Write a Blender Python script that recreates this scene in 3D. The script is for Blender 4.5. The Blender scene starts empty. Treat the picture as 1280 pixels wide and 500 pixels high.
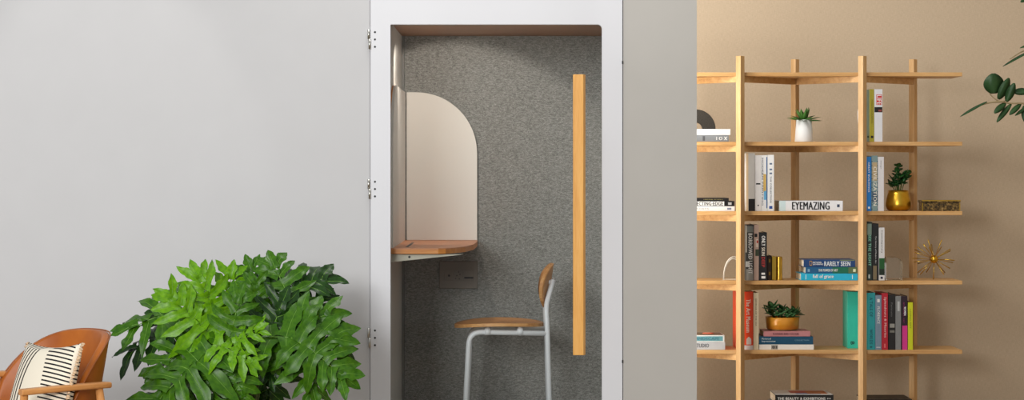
import bpy, bmesh, math, random
from mathutils import Vector, Matrix, Euler
random.seed(7)
R = math.radians; PI = math.pi
scn = bpy.context.scene
COL = scn.collection
F = 2700.0; EYE = 1.35; HY = 215.0
def P(px, py, D): return Vector(((px-640)*D/F, D, EYE-(py-HY)*D/F))
def XX(px, D): return (px-640)*D/F
def ZZ(py, D): return EYE-(py-HY)*D/F

# ---------------------------------------------------------------- materials
def lin(c):
    r = []
    for v in c:
        v = v/255.0
        r.append(v/12.92 if v <= 0.04045 else ((v+0.055)/1.055)**2.4)
    return (r[0], r[1], r[2], 1.0)
def base_mat(name, col, rough=0.5, metal=0.0, spec=0.5, trans=0.0, ior=1.45, coat=0.0, sss=0.0):
    m = bpy.data.materials.new(name); m.use_nodes = True
    b = m.node_tree.nodes['Principled BSDF']
    b.inputs['Base Color'].default_value = lin(col)
    b.inputs['Roughness'].default_value = rough
    b.inputs['Metallic'].default_value = metal
    b.inputs['Specular IOR Level'].default_value = spec
    b.inputs['Transmission Weight'].default_value = trans
    b.inputs['IOR'].default_value = ior
    b.inputs['Coat Weight'].default_value = coat
    return m, m.node_tree, b
def coords(nt, scale=(1,1,1), kind='Object'):
    tc = nt.nodes.new('ShaderNodeTexCoord'); mp = nt.nodes.new('ShaderNodeMapping')
    mp.inputs['Scale'].default_value = scale
    nt.links.new(tc.outputs[kind], mp.inputs['Vector'])
    return mp.outputs['Vector']
def ramp(nt, fac, stops):
    r = nt.nodes.new('ShaderNodeValToRGB')
    e = r.color_ramp.elements
    e[0].position, e[0].color = stops[0][0], lin(stops[0][1])
    e[1].position, e[1].color = stops[-1][0], lin(stops[-1][1])
    for p, c in stops[1:-1]:
        x = e.new(p); x.color = lin(c)
    nt.links.new(fac, r.inputs['Fac'])
    return r.outputs['Color']
def noise(nt, vec, scale, detail=3.0, rough=0.55, dist=0.0):
    n = nt.nodes.new('ShaderNodeTexNoise')
    n.inputs['Scale'].default_value = scale; n.inputs['Detail'].default_value = detail
    n.inputs['Roughness'].default_value = rough; n.inputs['Distortion'].default_value = dist
    nt.links.new(vec, n.inputs['Vector'])
    return n.outputs['Fac']
def bump(nt, b, fac, strength, dist=0.002):
    bp = nt.nodes.new('ShaderNodeBump')
    bp.inputs['Strength'].default_value = strength; bp.inputs['Distance'].default_value = dist
    nt.links.new(fac, bp.inputs['Height']); nt.links.new(bp.outputs['Normal'], b.inputs['Normal'])
def solid(name, col, rough=0.5, metal=0.0, var=6, spec=0.5, sc=30, coat=0.0):
    m, nt, b = base_mat(name, col, rough, metal, spec, coat=coat)
    f = noise(nt, coords(nt), sc)
    lo = tuple(max(0, c-var) for c in col); hi = tuple(min(255, c+var) for c in col)
    nt.links.new(ramp(nt, f, [(0.3, lo), (0.7, hi)]), b.inputs['Base Color'])
    return m
def wood(name, dark, mid, light, axis='x', rough=0.42, sc=1.0):
    m, nt, b = base_mat(name, mid, rough)
    s = {'x': (1.6, 26, 26), 'y': (26, 1.6, 26), 'z': (26, 26, 1.6)}[axis]
    v = coords(nt, tuple(k*sc for k in s))
    f = noise(nt, v, 1.6, 5, 0.62, 0.35)
    f2 = noise(nt, coords(nt, tuple(k*sc*5 for k in s)), 3.0, 3)
    mx = nt.nodes.new('ShaderNodeMath'); mx.operation = 'MULTIPLY_ADD'
    nt.links.new(f2, mx.inputs[0]); mx.inputs[1].default_value = 0.3
    ad = nt.nodes.new('ShaderNodeMath'); ad.operation = 'MULTIPLY'
    nt.links.new(f, ad.inputs[0]); ad.inputs[1].default_value = 0.72
    nt.links.new(ad.outputs[0], mx.inputs[2])
    nt.links.new(ramp(nt, mx.outputs[0], [(0.32, dark), (0.5, mid), (0.68, light)]), b.inputs['Base Color'])
    bump(nt, b, mx.outputs[0], 0.08, 0.001)
    return m

M = {}
M['wall_grey'] = solid('grey_paint', (199,199,200), 0.75, var=1, sc=6)
M['wall_beige'], nt, b = base_mat('linen_wallcovering', (189,173,150), 0.85)
v = coords(nt, (60, 60, 420)); f1 = noise(nt, v, 1.0, 3)
v2 = coords(nt, (420, 60, 40)); f2 = noise(nt, v2, 1.0, 3)
mm = nt.nodes.new('ShaderNodeMath'); mm.operation = 'ADD'; nt.links.new(f1, mm.inputs[0]); nt.links.new(f2, mm.inputs[1])
mh = nt.nodes.new('ShaderNodeMath'); mh.operation = 'MULTIPLY'; nt.links.new(mm.outputs[0], mh.inputs[0]); mh.inputs[1].default_value = 0.5
nt.links.new(ramp(nt, mh.outputs[0], [(0.35, (182,163,138)), (0.65, (200,181,155))]), b.inputs['Base Color'])
bump(nt, b, mh.outputs[0], 0.12, 0.001)
M['floor'] = wood('oak_floor', (132,112,90), (150,130,106), (166,146,120), 'x', 0.5, 0.5)
M['frame_white'] = solid('white_powder_coat', (216,217,221), 0.45, var=1, sc=5)
M['gap_shade'] = solid('gap_shade_grey', (120,120,118), 0.6, var=4)  # shade of the felt's corner gap, put into the colour
M['panel_taupe'] = solid('taupe_grey_paint', (182,179,173), 0.7, var=1, sc=6)
M['felt'], nt, b = base_mat('grey_felt', (130,130,128), 0.95, spec=0.1)
fa = noise(nt, coords(nt, (75, 75, 190)), 1.0, 6, 0.8, 0.3)
fb = noise(nt, coords(nt, (260, 260, 330)), 1.0, 4, 0.8)
mx = nt.nodes.new('ShaderNodeMath'); mx.operation = 'ADD'; nt.links.new(fa, mx.inputs[0]); nt.links.new(fb, mx.inputs[1])
mh = nt.nodes.new('ShaderNodeMath'); mh.operation = 'MULTIPLY'; nt.links.new(mx.outputs[0], mh.inputs[0]); mh.inputs[1].default_value = 0.5
nt.links.new(ramp(nt, mh.outputs[0], [(0.38, (78,78,76)), (0.5, (136,136,133)), (0.64, (192,192,188))]), b.inputs['Base Color'])
bump(nt, b, mh.outputs[0], 0.3, 0.002)
M['panel_white'] = solid('warm_white_laminate', (224,220,214), 0.55, var=1, sc=4)
M['inner_wall'] = solid('pale_grey_laminate', (200,197,192), 0.5, var=2, sc=4)
M['booth_ceiling'] = wood('ceiling_veneer', (140,98,66), (158,114,78), (172,126,88), 'x')
M['desk_wood'] = wood('desk_beech', (178,112,72), (198,130,86), (212,146,100), 'x')
M['desk_edge'] = wood('desk_plywood_edge', (184,112,48), (205,130,58), (222,150,78), 'x')
M['oak_x'] = wood('oak_along_x', (180,132,80), (202,158,102), (218,178,126), 'x')
M['oak_z'] = wood('oak_along_z', (182,138,88), (202,162,110), (218,182,134), 'z')
M['handle_oak'] = wood('handle_oak', (212,146,62), (230,168,82), (240,186,104), 'z')
M['stool_wood'] = wood('stool_plywood', (190,130,76), (208,150,92), (220,166,108), 'x')
M['stool_edge'] = wood('stool_ply_edge', (180,118,62), (205,150,92), (225,176,120), 'x')
M['white_metal'] = solid('white_coated_steel', (226,229,233), 0.35, var=1, sc=8)
M['steel'] = solid('brushed_steel', (190,188,180), 0.3, 1.0, var=10, sc=60)
M['black'] = solid('black_plastic', (14,14,15), 0.5, var=3)
M['cushion_base_tan'] = solid('tan_fringe', (214,184,150), 0.9, var=10, sc=120)
M['taupe'] = solid('taupe_plastic', (120,112,104), 0.5, var=2)
M['taupe_dark'] = solid('taupe_plastic_recess', (84,78,72), 0.5, var=2)
M['bracket'] = solid('putty_steel', (190,184,168), 0.5, var=2)
M['arm_wood'] = wood('ash_arm', (172,112,58), (196,134,74), (212,152,92), 'y')
M['leg_wood'] = wood('ash_leg', (172,112,58), (196,134,74), (212,152,92), 'z')
m, nt, b = base_mat('cognac_leather', (176,98,38), 0.42, spec=0.42)
f = noise(nt, coords(nt), 9, 4); g = noise(nt, coords(nt), 260, 2)
nt.links.new(ramp(nt, f, [(0.3, (156,80,18)), (0.7, (180,100,28))]), b.inputs['Base Color']); bump(nt, b, g, 0.12, 0.0006)
M['leather'] = m
M['leather_seam'] = solid('leather_seam', (150,82,32), 0.5, var=4)
def leafmat(name, a, c, rough=0.36, tr=0.25):
    m, nt, b = base_mat(name, a, rough, spec=0.36)
    f = noise(nt, coords(nt), 14, 3)
    col = ramp(nt, f, [(0.3, a), (0.7, c)])
    nt.links.new(col, b.inputs['Base Color'])
    tl = nt.nodes.new('ShaderNodeBsdfTranslucent'); nt.links.new(col, tl.inputs['Color'])
    mix = nt.nodes.new('ShaderNodeMixShader'); mix.inputs[0].default_value = tr*0.7
    out = nt.nodes['Material Output']
    nt.links.new(b.outputs[0], mix.inputs[1]); nt.links.new(tl.outputs[0], mix.inputs[2]); nt.links.new(mix.outputs[0], out.inputs['Surface'])
    return m
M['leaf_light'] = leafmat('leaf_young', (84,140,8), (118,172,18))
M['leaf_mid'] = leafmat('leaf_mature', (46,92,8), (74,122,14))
M['leaf_dark'] = leafmat('leaf_old_shaded', (24,54,12), (40,78,22))  # old-leaf green, darkened further as shade for leaves at the back
M['leaf_rib'] = solid('leaf_rib', (104,148,50), 0.4, var=8)
M['leaf_ficus'] = leafmat('leaf_ficus', (36,66,34), (58,92,50), 0.45, 0.15)
M['leaf_succ'] = leafmat('leaf_succulent', (48,92,50), (88,140,88), 0.45, 0.1)
M['leaf_agave'] = leafmat('leaf_agave', (46,92,36), (84,132,56), 0.45, 0.1)
M['leaf_jade'] = leafmat('leaf_jade', (20,62,26), (44,96,42), 0.35, 0.1)
M['stem'] = solid('green_stem', (84,104,46), 0.5, var=12)
M['twig'] = solid('pale_twig', (150,132,96), 0.7, var=12)
M['bark'] = solid('bark', (96,82,64), 0.9, var=14)
M['soil'] = solid('potting_soil', (56,42,32), 0.95, var=12, sc=120)
M['pot_white'] = solid('matte_white_ceramic', (226,228,229), 0.5, var=2)
M['pot_grey'] = solid('grey_planter', (150,150,148), 0.7, var=4)
M['gold'] = solid('satin_gold', (212,168,58), 0.3, 1.0, var=5)
M['brass'] = solid('brass', (206,168,70), 0.28, 1.0, var=8)
M['brass_dark'] = solid('aged_brass', (150,116,52), 0.4, 1.0, var=12)
M['ochre'] = solid('ochre_glaze', (206,138,34), 0.32, 0.1, var=5, coat=0.3)
M['ochre_foot'] = solid('glaze_foot', (170,150,96), 0.35, 0.2, var=5)
M['box_ornate'], nt, b = base_mat('ornate_inlay', (90,72,46), 0.4, 0.5)
f = noise(nt, coords(nt), 75, 5, 0.7)
nt.links.new(ramp(nt, f, [(0.38, (40,34,26)), (0.52, (104,84,50)), (0.6, (150,122,70)), (0.7, (220,196,150))]), b.inputs['Base Color'])
bump(nt, b, f, 0.8, 0.002)
M['pages'], nt, b = base_mat('paper_pages', (226,214,194), 0.9)
f = noise(nt, coords(nt, (900, 6, 6)), 1.0, 2)
nt.links.new(ramp(nt, f, [(0.35, (200,186,162)), (0.65, (236,226,208))]), b.inputs['Base Color'])
m, nt, b = base_mat('clear_glass', (255,255,255), 0.02, trans=1.0, ior=1.45); M['glass'] = m
b.inputs['Base Color'].default_value = (0.93,0.96,0.94,1)
m, nt, b = base_mat('door_glazing', (255,255,255), 0.0)
tr = nt.nodes.new('ShaderNodeBsdfTransparent'); tr.inputs['Color'].default_value = (0.97,0.98,0.975,1)
gl = nt.nodes.new('ShaderNodeBsdfGlossy'); gl.inputs['Roughness'].default_value = 0.02
fr = nt.nodes.new('ShaderNodeFresnel'); fr.inputs['IOR'].default_value = 1.2
mix = nt.nodes.new('ShaderNodeMixShader')
nt.links.new(fr.outputs[0], mix.inputs[0]); nt.links.new(tr.outputs[0], mix.inputs[1]); nt.links.new(gl.outputs[0], mix.inputs[2])
nt.links.new(mix.outputs[0], nt.nodes['Material Output'].inputs['Surface']); M['glazing'] = m
_cm = {}
def C(r, g, b_, rough=0.45, var=3):
    k = (r, g, b_, rough)
    if k not in _cm: _cm[k] = solid('print_%d_%d_%d' % (r, g, b_), (r, g, b_), rough, var=var, sc=40)
    return _cm[k]

# ---------------------------------------------------------------- mesh helpers
def mk(name, bm, mats, parent=None, loc=(0,0,0), smooth=False, recalc=True):
    if recalc: bmesh.ops.recalc_face_normals(bm, faces=bm.faces)
    me = bpy.data.meshes.new(name); bm.to_mesh(me); bm.free()
    if not isinstance(mats, (list, tuple)): mats = [mats]
    for m_ in mats: me.materials.append(m_)
    if smooth:
        for p in me.polygons: p.use_smooth = True
    o = bpy.data.objects.new(name, me); COL.objects.link(o)
    o.location = loc
    if parent is not None: o.parent = parent
    return o
def tag(o, label, cat, group=None):
    o['label'] = label; o['category'] = cat
    if group: o['group'] = group
    return o
def thing(name, label, cat, loc=(0,0,0), rot=(0,0,0), group=None):
    o = bpy.data.objects.new(name, None); COL.objects.link(o)
    o.location = loc; o.rotation_euler = rot; o.empty_display_size = 0.05
    return tag(o, label, cat, group)
def struct(o): o['kind'] = 'structure'; return o
def bev(o, w, seg=2, ang=30):
    m_ = o.modifiers.new('bevel', 'BEVEL'); m_.width = w; m_.segments = seg; m_.limit_method = 'ANGLE'; m_.angle_limit = R(ang)
    return o
def sub(o, n=2):
    m_ = o.modifiers.new('subd', 'SUBSURF'); m_.levels = n; m_.render_levels = n
    for p in o.data.polygons: p.use_smooth = True
    return o
def box(bm, x0, x1, y0, y1, z0, z1, mi=0, M_=None):
    vs = [bm.verts.new(Vector(c)) for c in [(x0,y0,z0),(x1,y0,z0),(x1,y1,z0),(x0,y1,z0),(x0,y0,z1),(x1,y0,z1),(x1,y1,z1),(x0,y1,z1)]]
    if M_ is not None:
        for v_ in vs: v_.co = M_ @ v_.co
    for f in [(0,3,2,1),(4,5,6,7),(0,1,5,4),(1,2,6,5),(2,3,7,6),(3,0,4,7)]:
        fc = bm.faces.new([vs[i] for i in f]); fc.material_index = mi
    return bm
def BX(*a, **k): return box(bmesh.new(), *a, **k)
def prism(bm, pts, axis, a0, a1, mi=0):
    """pts: 2D outline; axis: extrude axis. x:(y,z) y:(x,z) z:(x,y)"""
    def v3(p, a):
        return {'x': (a, p[0], p[1]), 'y': (p[0], a, p[1]), 'z': (p[0], p[1], a)}[axis]
    A = [bm.verts.new(v3(p, a0)) for p in pts]; B = [bm.verts.new(v3(p, a1)) for p in pts]
    n = len(pts)
    for f in (bm.faces.new(A), bm.faces.new(B[::-1])): f.material_index = mi
    for i in range(n):
        f = bm.faces.new([A[i], B[i], B[(i+1) % n], A[(i+1) % n]]); f.material_index = mi
    return bm
def tube(bm, pts, rad, n=12, mi=0, cap=True):
    pts = [Vector(p) for p in pts]
    if not isinstance(rad, (list, tuple)): rad = [rad]*len(pts)
    up = None; rings = []
    for i, p in enumerate(pts):
        if i == 0: t = pts[1]-p
        elif i == len(pts)-1: t = p-pts[i-1]
        else: t = (pts[i+1]-p).normalized()+(p-pts[i-1]).normalized()
        t.normalize()
        if up is None:
            up = Vector((0,0,1)) if abs(t.z) < 0.9 else Vector((0,1,0))
        s = t.cross(up).normalized(); up = s.cross(t).normalized()
        rings.append([bm.verts.new(p + rad[i]*(math.cos(2*PI*k/n)*s + math.sin(2*PI*k/n)*up)) for k in range(n)])
    for a, b_ in zip(rings, rings[1:]):
        for k in range(n):
            f = bm.faces.new([a[k], a[(k+1) % n], b_[(k+1) % n], b_[k]]); f.material_index = mi; f.smooth = True
    if cap: bm.faces.new(rings[0][::-1]); bm.faces.new(rings[-1])
    return bm
def smoothpath(pts, n=6):
    pts = [Vector(p) for p in pts]; out = []
    for i in range(len(pts)-1):
        p0 = pts[max(i-1,0)]; p1 = pts[i]; p2 = pts[i+1]; p3 = pts[min(i+2,len(pts)-1)]
        for k in range(n):
            t = k/n
            out.append(0.5*((2*p1)+(-p0+p2)*t+(2*p0-5*p1+4*p2-p3)*t*t+(-p0+3*p1-3*p2+p3)*t**3))
    out.append(pts[-1]); return out
def rounded(pts, r, n=6):
    """polyline with rounded corners"""
    pts = [Vector(p) for p in pts]; out = [pts[0]]
    for i in range(1, len(pts)-1):
        a = (pts[i-1]-pts[i]); b_ = (pts[i+1]-pts[i])
        rr = min(r, a.length*0.45, b_.length*0.45)
        A = pts[i]+a.normalized()*rr; B = pts[i]+b_.normalized()*rr
        for k in range(n+1):
            t = k/n; out.append((1-t)**2*A + 2*t*(1-t)*pts[i] + t*t*B)
    out.append(pts[-1]); return out
def lathe(bm, prof, n=40, mi=0, cx=0, cy=0, closed=True):
    rings = []
    for r_, z in prof:
        if r_ < 1e-6: rings.append([bm.verts.new((cx, cy, z))])
        else: rings.append([bm.verts.new((cx+r_*math.cos(2*PI*k/n), cy+r_*math.sin(2*PI*k/n), z)) for k in range(n)])
    for a, b_ in zip(rings, rings[1:]):
        for k in range(n):
            va = a[k % len(a)]; vb = a[(k+1) % len(a)]; vc = b_[(k+1) % len(b_)]; vd = b_[k % len(b_)]
            q = []
            for v_ in (va, vb, vc, vd):
                if v_ not in q: q.append(v_)
            if len(q) > 2:
                f = bm.faces.new(q); f.material_index = mi; f.smooth = True
    return bm

def text_mesh(s, name='lettering'):
    cu = bpy.data.curves.new(name, 'FONT'); cu.body = s; cu.size = 1.0; cu.resolution_u = 2; cu.space_character = 1.08
    o = bpy.data.objects.new(name, cu); COL.objects.link(o)
    bpy.context.view_layer.update()
    dg = bpy.context.evaluated_depsgraph_get()
    me = bpy.data.meshes.new_from_object(o.evaluated_get(dg))
    bpy.data.objects.remove(o)
    return me
def lettering(s, mat_, parent, origin, right, up, length, height, bold=0.0):
    """text fitted into length x height box; origin = bottom-left corner, right/up unit vectors"""
    me = text_mesh(s)
    xs = [v_.co.x for v_ in me.vertices]; ys = [v_.co.y for v_ in me.vertices]
    x0, x1, y0, y1 = min(xs), max(xs), min(ys), max(ys)
    origin, right, up = Vector(origin), Vector(right), Vector(up)
    for v_ in me.vertices:
        u = (v_.co.x-x0)/(x1-x0)*length; w = (v_.co.y-y0)/(y1-y0)*height
        v_.co = origin + right*u + up*w
    b2 = bmesh.new(); b2.from_mesh(me)             # heavier strokes: the glyphs doubled with a small shift
    g2 = bmesh.ops.duplicate(b2, geom=b2.verts[:]+b2.edges[:]+b2.faces[:])
    for v_ in g2['geom']:
        if isinstance(v_, bmesh.types.BMVert): v_.co += right*height*0.06+right.cross(up)*0.00015
    b2.to_mesh(me); b2.free()
    me.materials.clear(); me.materials.append(mat_)
    o = bpy.data.objects.new('lettering', me); COL.objects.link(o); o.parent = parent
    return o

# ================================================================= SETTING
DP = 8.7                       # plane of the door and the front panels
fx0, fx1 = XX(463, DP), XX(778, DP)      # door frame
ox0, ox1 = XX(488, DP), XX(752.5, DP)    # glazed opening
oz1 = ZZ(30.5, DP)
struct(mk('floor', BX(-6, 6, -2, 11.6, -0.1, 0.0), M['floor']))
struct(mk('wall_back', BX(-6, 6, 11.6, 11.75, 0, 3.2), M['wall_beige']))
TOP = 2.15
struct(mk('wall_left', BX(-6, fx0-0.002, DP+0.004, DP+0.15, 0, TOP), M['wall_grey']))
struct(mk('wall_blocker', BX(3.5, 3.65, 5.5, 11.6, 0, 3.2), M['wall_beige']))  # unseen wall added to block world light from the right
wr = bmesh.new(); box(wr, fx1+0.003, XX(871, DP+0.004), DP+0.004, 9.98, 0, TOP)
struct(mk('wall_right', wr, M['panel_taupe']))

# ================================================================= PHONE BOOTH
booth = thing('phone_booth', 'white-framed phone booth with glazed door and grey felt lined interior', 'booth', (0, 9.2, 0))
BY = 9.2
def L(bm):                     # world -> booth local
    for v_ in bm.verts: v_.co.y -= BY
    return bm
IX0, IX1, BK, CZ = -0.502, 0.425, 9.85, ZZ(45, 9.85)
mk('felt_panel', L(BX(IX0+0.012, IX1, BK, BK+0.02, 0.02, CZ)), M['felt'], booth)
mk('rear_wall', L(BX(IX0-0.06, IX1+0.015, BK+0.021, BK+0.06, 0.0, TOP)), M['inner_wall'], booth)
mk('side_wall', L(BX(IX0-0.06, IX0, DP+0.06, BK+0.02, 0.02, CZ)), M['inner_wall'], booth)
mk('side_wall', L(BX(IX1, IX1+0.015, DP+0.06, BK+0.02, 0.02, CZ)), M['inner_wall'], booth)
mk('ceiling_panel', L(BX(IX0-0.06, IX1+0.015, DP+0.045, BK+0.02, CZ+0.0005, CZ+0.03)), M['booth_ceiling'], booth)
mk('floor_panel', L(BX(IX0-0.06, IX1+0.015, DP+0.045, BK+0.02, 0.0, 0.02)), solid('bounce_carpet', (168,166,162), 0.9, var=8, sc=200), booth)  # floor out of view, made pale to bounce light up the felt
mk('roof', L(BX(IX0-0.06, IX1+0.015, DP+0.045, BK+0.02, TOP-0.04, TOP)), M['frame_white'], booth)
# grey strip painted in as the shadow gap between felt and side wall
mk('corner_shade', L(BX(IX0+0.0005, IX0+0.011, BK-0.006, BK+0.02, 0.02, CZ)), M['gap_shade'], booth)
# door leaf: frame with rounded opening
def round_rect(x0, x1, z0, z1, r, n=6):
    pts = []
    for cx, cz, a0, rr in ((x1-r[1], z1-r[1], 0, r[1]), (x0+r[0], z1-r[0], 90, r[0]), (x0+r[2], z0+r[2], 180, r[2]), (x1-r[3], z0+r[3], 270, r[3])):
        for k in range(n+1):
            a = R(a0+90*k/n); pts.append((cx+rr*math.cos(a), cz+rr*math.sin(a)))
    return pts
bm = bmesh.new()
inner = round_rect(ox0, ox1, 0.14, oz1, (0.004, 0.018, 0.02, 0.02))
# project each inner point on the outer rectangle
fz0, fz1 = 0.03, TOP-0.02
cx_, cz_ = (ox0+ox1)/2, (0.14+oz1)/2
n = len(inner)//4
outer = []
crn = [(fx1, fz1), (fx0, fz1), (fx0, fz0), (fx1, fz0)]
for q in range(4):
    for k in range(n):
        if q in (0, 2): outer.append(crn[q])
        else: outer.append(crn[q])
rings = []
for pts, y in ((inner, DP), (inner, DP+0.04), (outer, DP+0.04), (outer, DP)):
    pass
I0 = [bm.verts.new((p[0], DP, p[1])) for p in inner]; I1 = [bm.verts.new((p[0], DP+0.04, p[1])) for p in inner]
O0 = [bm.verts.new((c[0], DP, c[1])) for c in crn]; O1 = [bm.verts.new((c[0], DP+0.04, c[1])) for c in crn]
N = len(inner)
for i in range(N):
    j = (i+1) % N; q = i//n; q2 = j//n
    bm.faces.new([I0[i], I0[j], I1[j], I1[i]])
    if q == q2:
        bm.faces.new([I0[i], I0[j], O0[q]]); bm.faces.new([I1[i], I1[j], O1[q]])
    else:
        bm.faces.new([I0[i], I0[j], O0[q2], O0[q]]); bm.faces.new([I1[i], I1[j], O1[q2], O1[q]])
for q in range(4): bm.faces.new([O0[q], O0[(q+1) % 4], O1[(q+1) % 4], O1[q]])
door = mk('door', L(bm), M['frame_white'], booth)
door['label'] = 'white framed glass door'
gp = mk('glass_pane', L(BX(ox0-0.0, ox1, DP+0.018, DP+0.026, 0.14, oz1)), M['glazing'], door)
# back return of the jamb inside (white rebate)
bm = bmesh.new(); box(bm, fx0+0.01, ox0-0.003, DP+0.041, DP+0.06, 0.03, TOP-0.05)
box(bm, fx0+0.01, ox1, DP+0.041, DP+0.06, CZ+0.055, TOP-0.05); box(bm, ox1+0.05, fx1-0.005, DP+0.041, DP+0.06, 0.03, CZ)
mk('jamb', L(bm), M['frame_white'], booth)
# pull handle: long oak bar with a bevelled right edge
hx0, hx1 = XX(716.5, 8.62), XX(732, 8.62); hz0, hz1 = ZZ(444, 8.62), ZZ(93, 8.62)
bm = bmesh.new()
prism(bm, [(hx0, 8.622), (hx1-0.009, 8.62), (hx1, 8.636), (hx1, 8.66), (hx0, 8.66)], 'z', hz0, hz1)
h = mk('pull_handle', L(bm), M['handle_oak'], door); bev(h, 0.0015, 2)
h['label'] = 'long oak pull handle'
for z in (hz0+0.12, hz1-0.12):
    bm = bmesh.new(); tube(bm, [((hx0+hx1)/2, 8.66, z), ((hx0+hx1)/2, DP+0.018, z)], 0.008)
    mk('handle_post', L(bm), M['steel'], door)
# three hinges with three screw holes
for py in (49, 236, 422):
    bm = bmesh.new(); zc = ZZ(py, DP)
    xc = XX(461.2, DP)
    tube(bm, [(xc-0.001, DP-0.004, zc+0.0005), (xc-0.001, DP-0.004, zc+0.038)], 0.0048, 10)
    tube(bm, [(xc+0.003, DP-0.004, zc-0.040), (xc+0.003, DP-0.004, zc-0.0005)], 0.0048, 10)
    hg = mk('hinge', L(bm), M['steel'], door)
    for k in (-1, 0, 1):
        bm = bmesh.new(); tube(bm, [(XX(468.7, DP), DP-0.0008, zc+k*0.0295-0.001), (XX(468.7, DP), DP+0.002, zc+k*0.0295-0.001)], 0.0042, 14)
        mk('screw', L(bm), M['black'], hg)
# two small dark latch marks in the seam on the right
for py in (78, 452):
    bm = bmesh.new(); box(bm, fx1-0.002, fx1+0.003, DP-0.001, DP+0.01, ZZ(py, DP)-0.006, ZZ(py, DP)+0.006)
    mk('latch', L(bm), M['black'], booth)

# ------------------------------------------------- arched panels, desk, socket
def arch_pts(a0, a1, z0, z1, r, flip=False):
    """rectangle with one quarter-round top corner (at a1 side)"""
    pts = [(a0, z0), (a1, z0), (a1, z1-r)]
    for k in range(1, 17):
        t = R(90*k/16); pts.append((a1-r+r*math.cos(t), z1-r+r*math.sin(t)))
    pts.append((a0, z1)); return pts
DZ = ZZ(300.3, 9.83)
apz1 = ZZ(115.3, 9.825)
bm = bmesh.new(); x1_ = XX(596.5, 9.825)
prism(bm, [(x, z) for x, z in arch_pts(IX0+0.022, x1_, DZ+0.0005, apz1, 0.277)], 'y', 0, 0.02)
o = mk('arched_panel', bm, M['panel_white'], None, (0, 9.826, 0)); bev(o, 0.0015)
for v_ in o.data.vertices: v_.co.z -= DZ+0.0005
o.location = (0, 9.826, DZ+0.0005)
tag(o, 'white arched panel on the grey felt rear wall above the desk', 'panel')
side = thing('arched_panel', 'white arched panel with wooden edge on left wall above the desk', 'panel', (IX0+0.001, 9.3, DZ+0.0005))
def yz(pts): return [(y-9.3, z-DZ-0.0005) for y, z in pts]
pts = arch_pts(-9.824, -8.80, DZ+0.0005, apz1, 0.277); pts = [(-a, z) for a, z in pts]
bm = bmesh.new(); prism(bm, yz(pts), 'x', 0.006, 0.016); mk('face', bm, M['panel_white'], side)
bm = bmesh.new(); prism(bm, yz(pts), 'x', 0.0, 0.0058); mk('backing', bm, M['desk_edge'], side)
# desk
desk = thing('wall_desk', 'small wooden wall desk with slot under the arched panels', 'desk', (IX0, 9.3, DZ-0.05))
def DL(bm):
    for v_ in bm.verts: v_.co -= Vector((IX0, 9.3, DZ-0.05))
    return bm
dp = [(IX0+0.001, 9.848), (IX0+0.001, 8.785), (-0.30, 8.785), (-0.27, 8.80), (-0.235, 8.87), (-0.195, 8.99), (-0.165, 9.25), (-0.156, 9.58), (-0.157, 9.848)]
bm = bmesh.new(); prism(bm, dp, 'z', DZ-0.004, DZ); o = mk('desktop', DL(bm), M['desk_wood'], desk)
bm = bmesh.new(); prism(bm, dp, 'z', DZ-0.0225, DZ-0.0042); o = mk('desk_edge', DL(bm), M['desk_edge'], desk)
bm = bmesh.new(); box(bm, -0.441, -0.429, 8.93, 9.5, DZ-0.001, DZ+0.0006); mk('cable_slot', DL(bm), M['black'], desk)
bm = bmesh.new(); prism(bm, [(IX0+0.002, DZ-0.058), (IX0+0.002, DZ-0.0228), (-0.20, DZ-0.0228), (-0.20, DZ-0.026)], 'y', 8.81, 8.815)
box(bm, IX0+0.002, -0.20, 8.81, 8.835, DZ-0.0255, DZ-0.0228)
mk('bracket', DL(bm), M['bracket'], desk)
bm = bmesh.new(); tube(bm, [(XX(511.6, 8.8), 8.808, ZZ(320.4, 8.8)-0.003), (XX(511.6, 8.8), 8.812, ZZ(320.4, 8.8)-0.003)], 0.005, 12); mk('screw', DL(bm), M['black'], desk)
# socket plate
sx0, sx1, sz0, sz1 = XX(549, 9.84), XX(597, 9.84), ZZ(361, 9.84), ZZ(326.5, 9.84)
sp = thing('socket_plate', 'taupe power socket plate on the felt wall below the desk', 'socket', ((sx0+sx1)/2, 9.849, sz0))
w = (sx1-sx0)/2; hh = sz1-sz0; zc = hh*0.5
def pz(py): return ZZ(py, 9.84)-sz0
def pxx(px): return XX(px, 9.84)-(sx0+sx1)/2
o = mk('plate', BX(-w, w, -0.009, 0, 0, hh), M['taupe'], sp); bev(o, 0.003)
for a, b_ in ((555.5, 567.5), (568.2, 578.5), (580, 592)):
    o = mk('module', BX(pxx(a), pxx(b_), -0.0115, -0.0092, pz(350.5), pz(337.5)), M['taupe'], sp); bev(o, 0.001)
bm = bmesh.new(); tube(bm, [(pxx(561.3), -0.013, pz(344.5)), (pxx(561.3), -0.0117, pz(344.5))], 0.005, 14); mk('jack', bm, M['black'], sp)
bm = bmesh.new()
for a, b_ in ((571, 344.5), (575, 343), (573.3, 340), (569.5, 348), (574.2, 348.5)):
    tube(bm, [(pxx(a), -0.013, pz(b_)), (pxx(a), -0.0117, pz(b_))], 0.0026, 8)
mk('pin_hole', bm, M['black'], sp)
bm = bmesh.new(); box(bm, pxx(580.3), pxx(591.7), -0.0126, -0.0117, pz(348.2), pz(346.2)); mk('switch_gap', bm, M['black'], sp)
bm = bmesh.new(); box(bm, pxx(580.5), pxx(591.5), -0.015, -0.0117, pz(346), pz(338.2)); mk('switch', bm, M['taupe'], sp)

# ================================================================= STOOL
SX, SY = -0.055, 9.30
st = thing('bar_stool', 'high stool with pale wooden seat, oval backrest and white tube frame', 'stool', (SX, SY, 0.02))
def sl(px, py, y=0.0): return Vector((XX(px, SY+y)-SX, y, ZZ(py, SY+y)-0.02))
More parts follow.
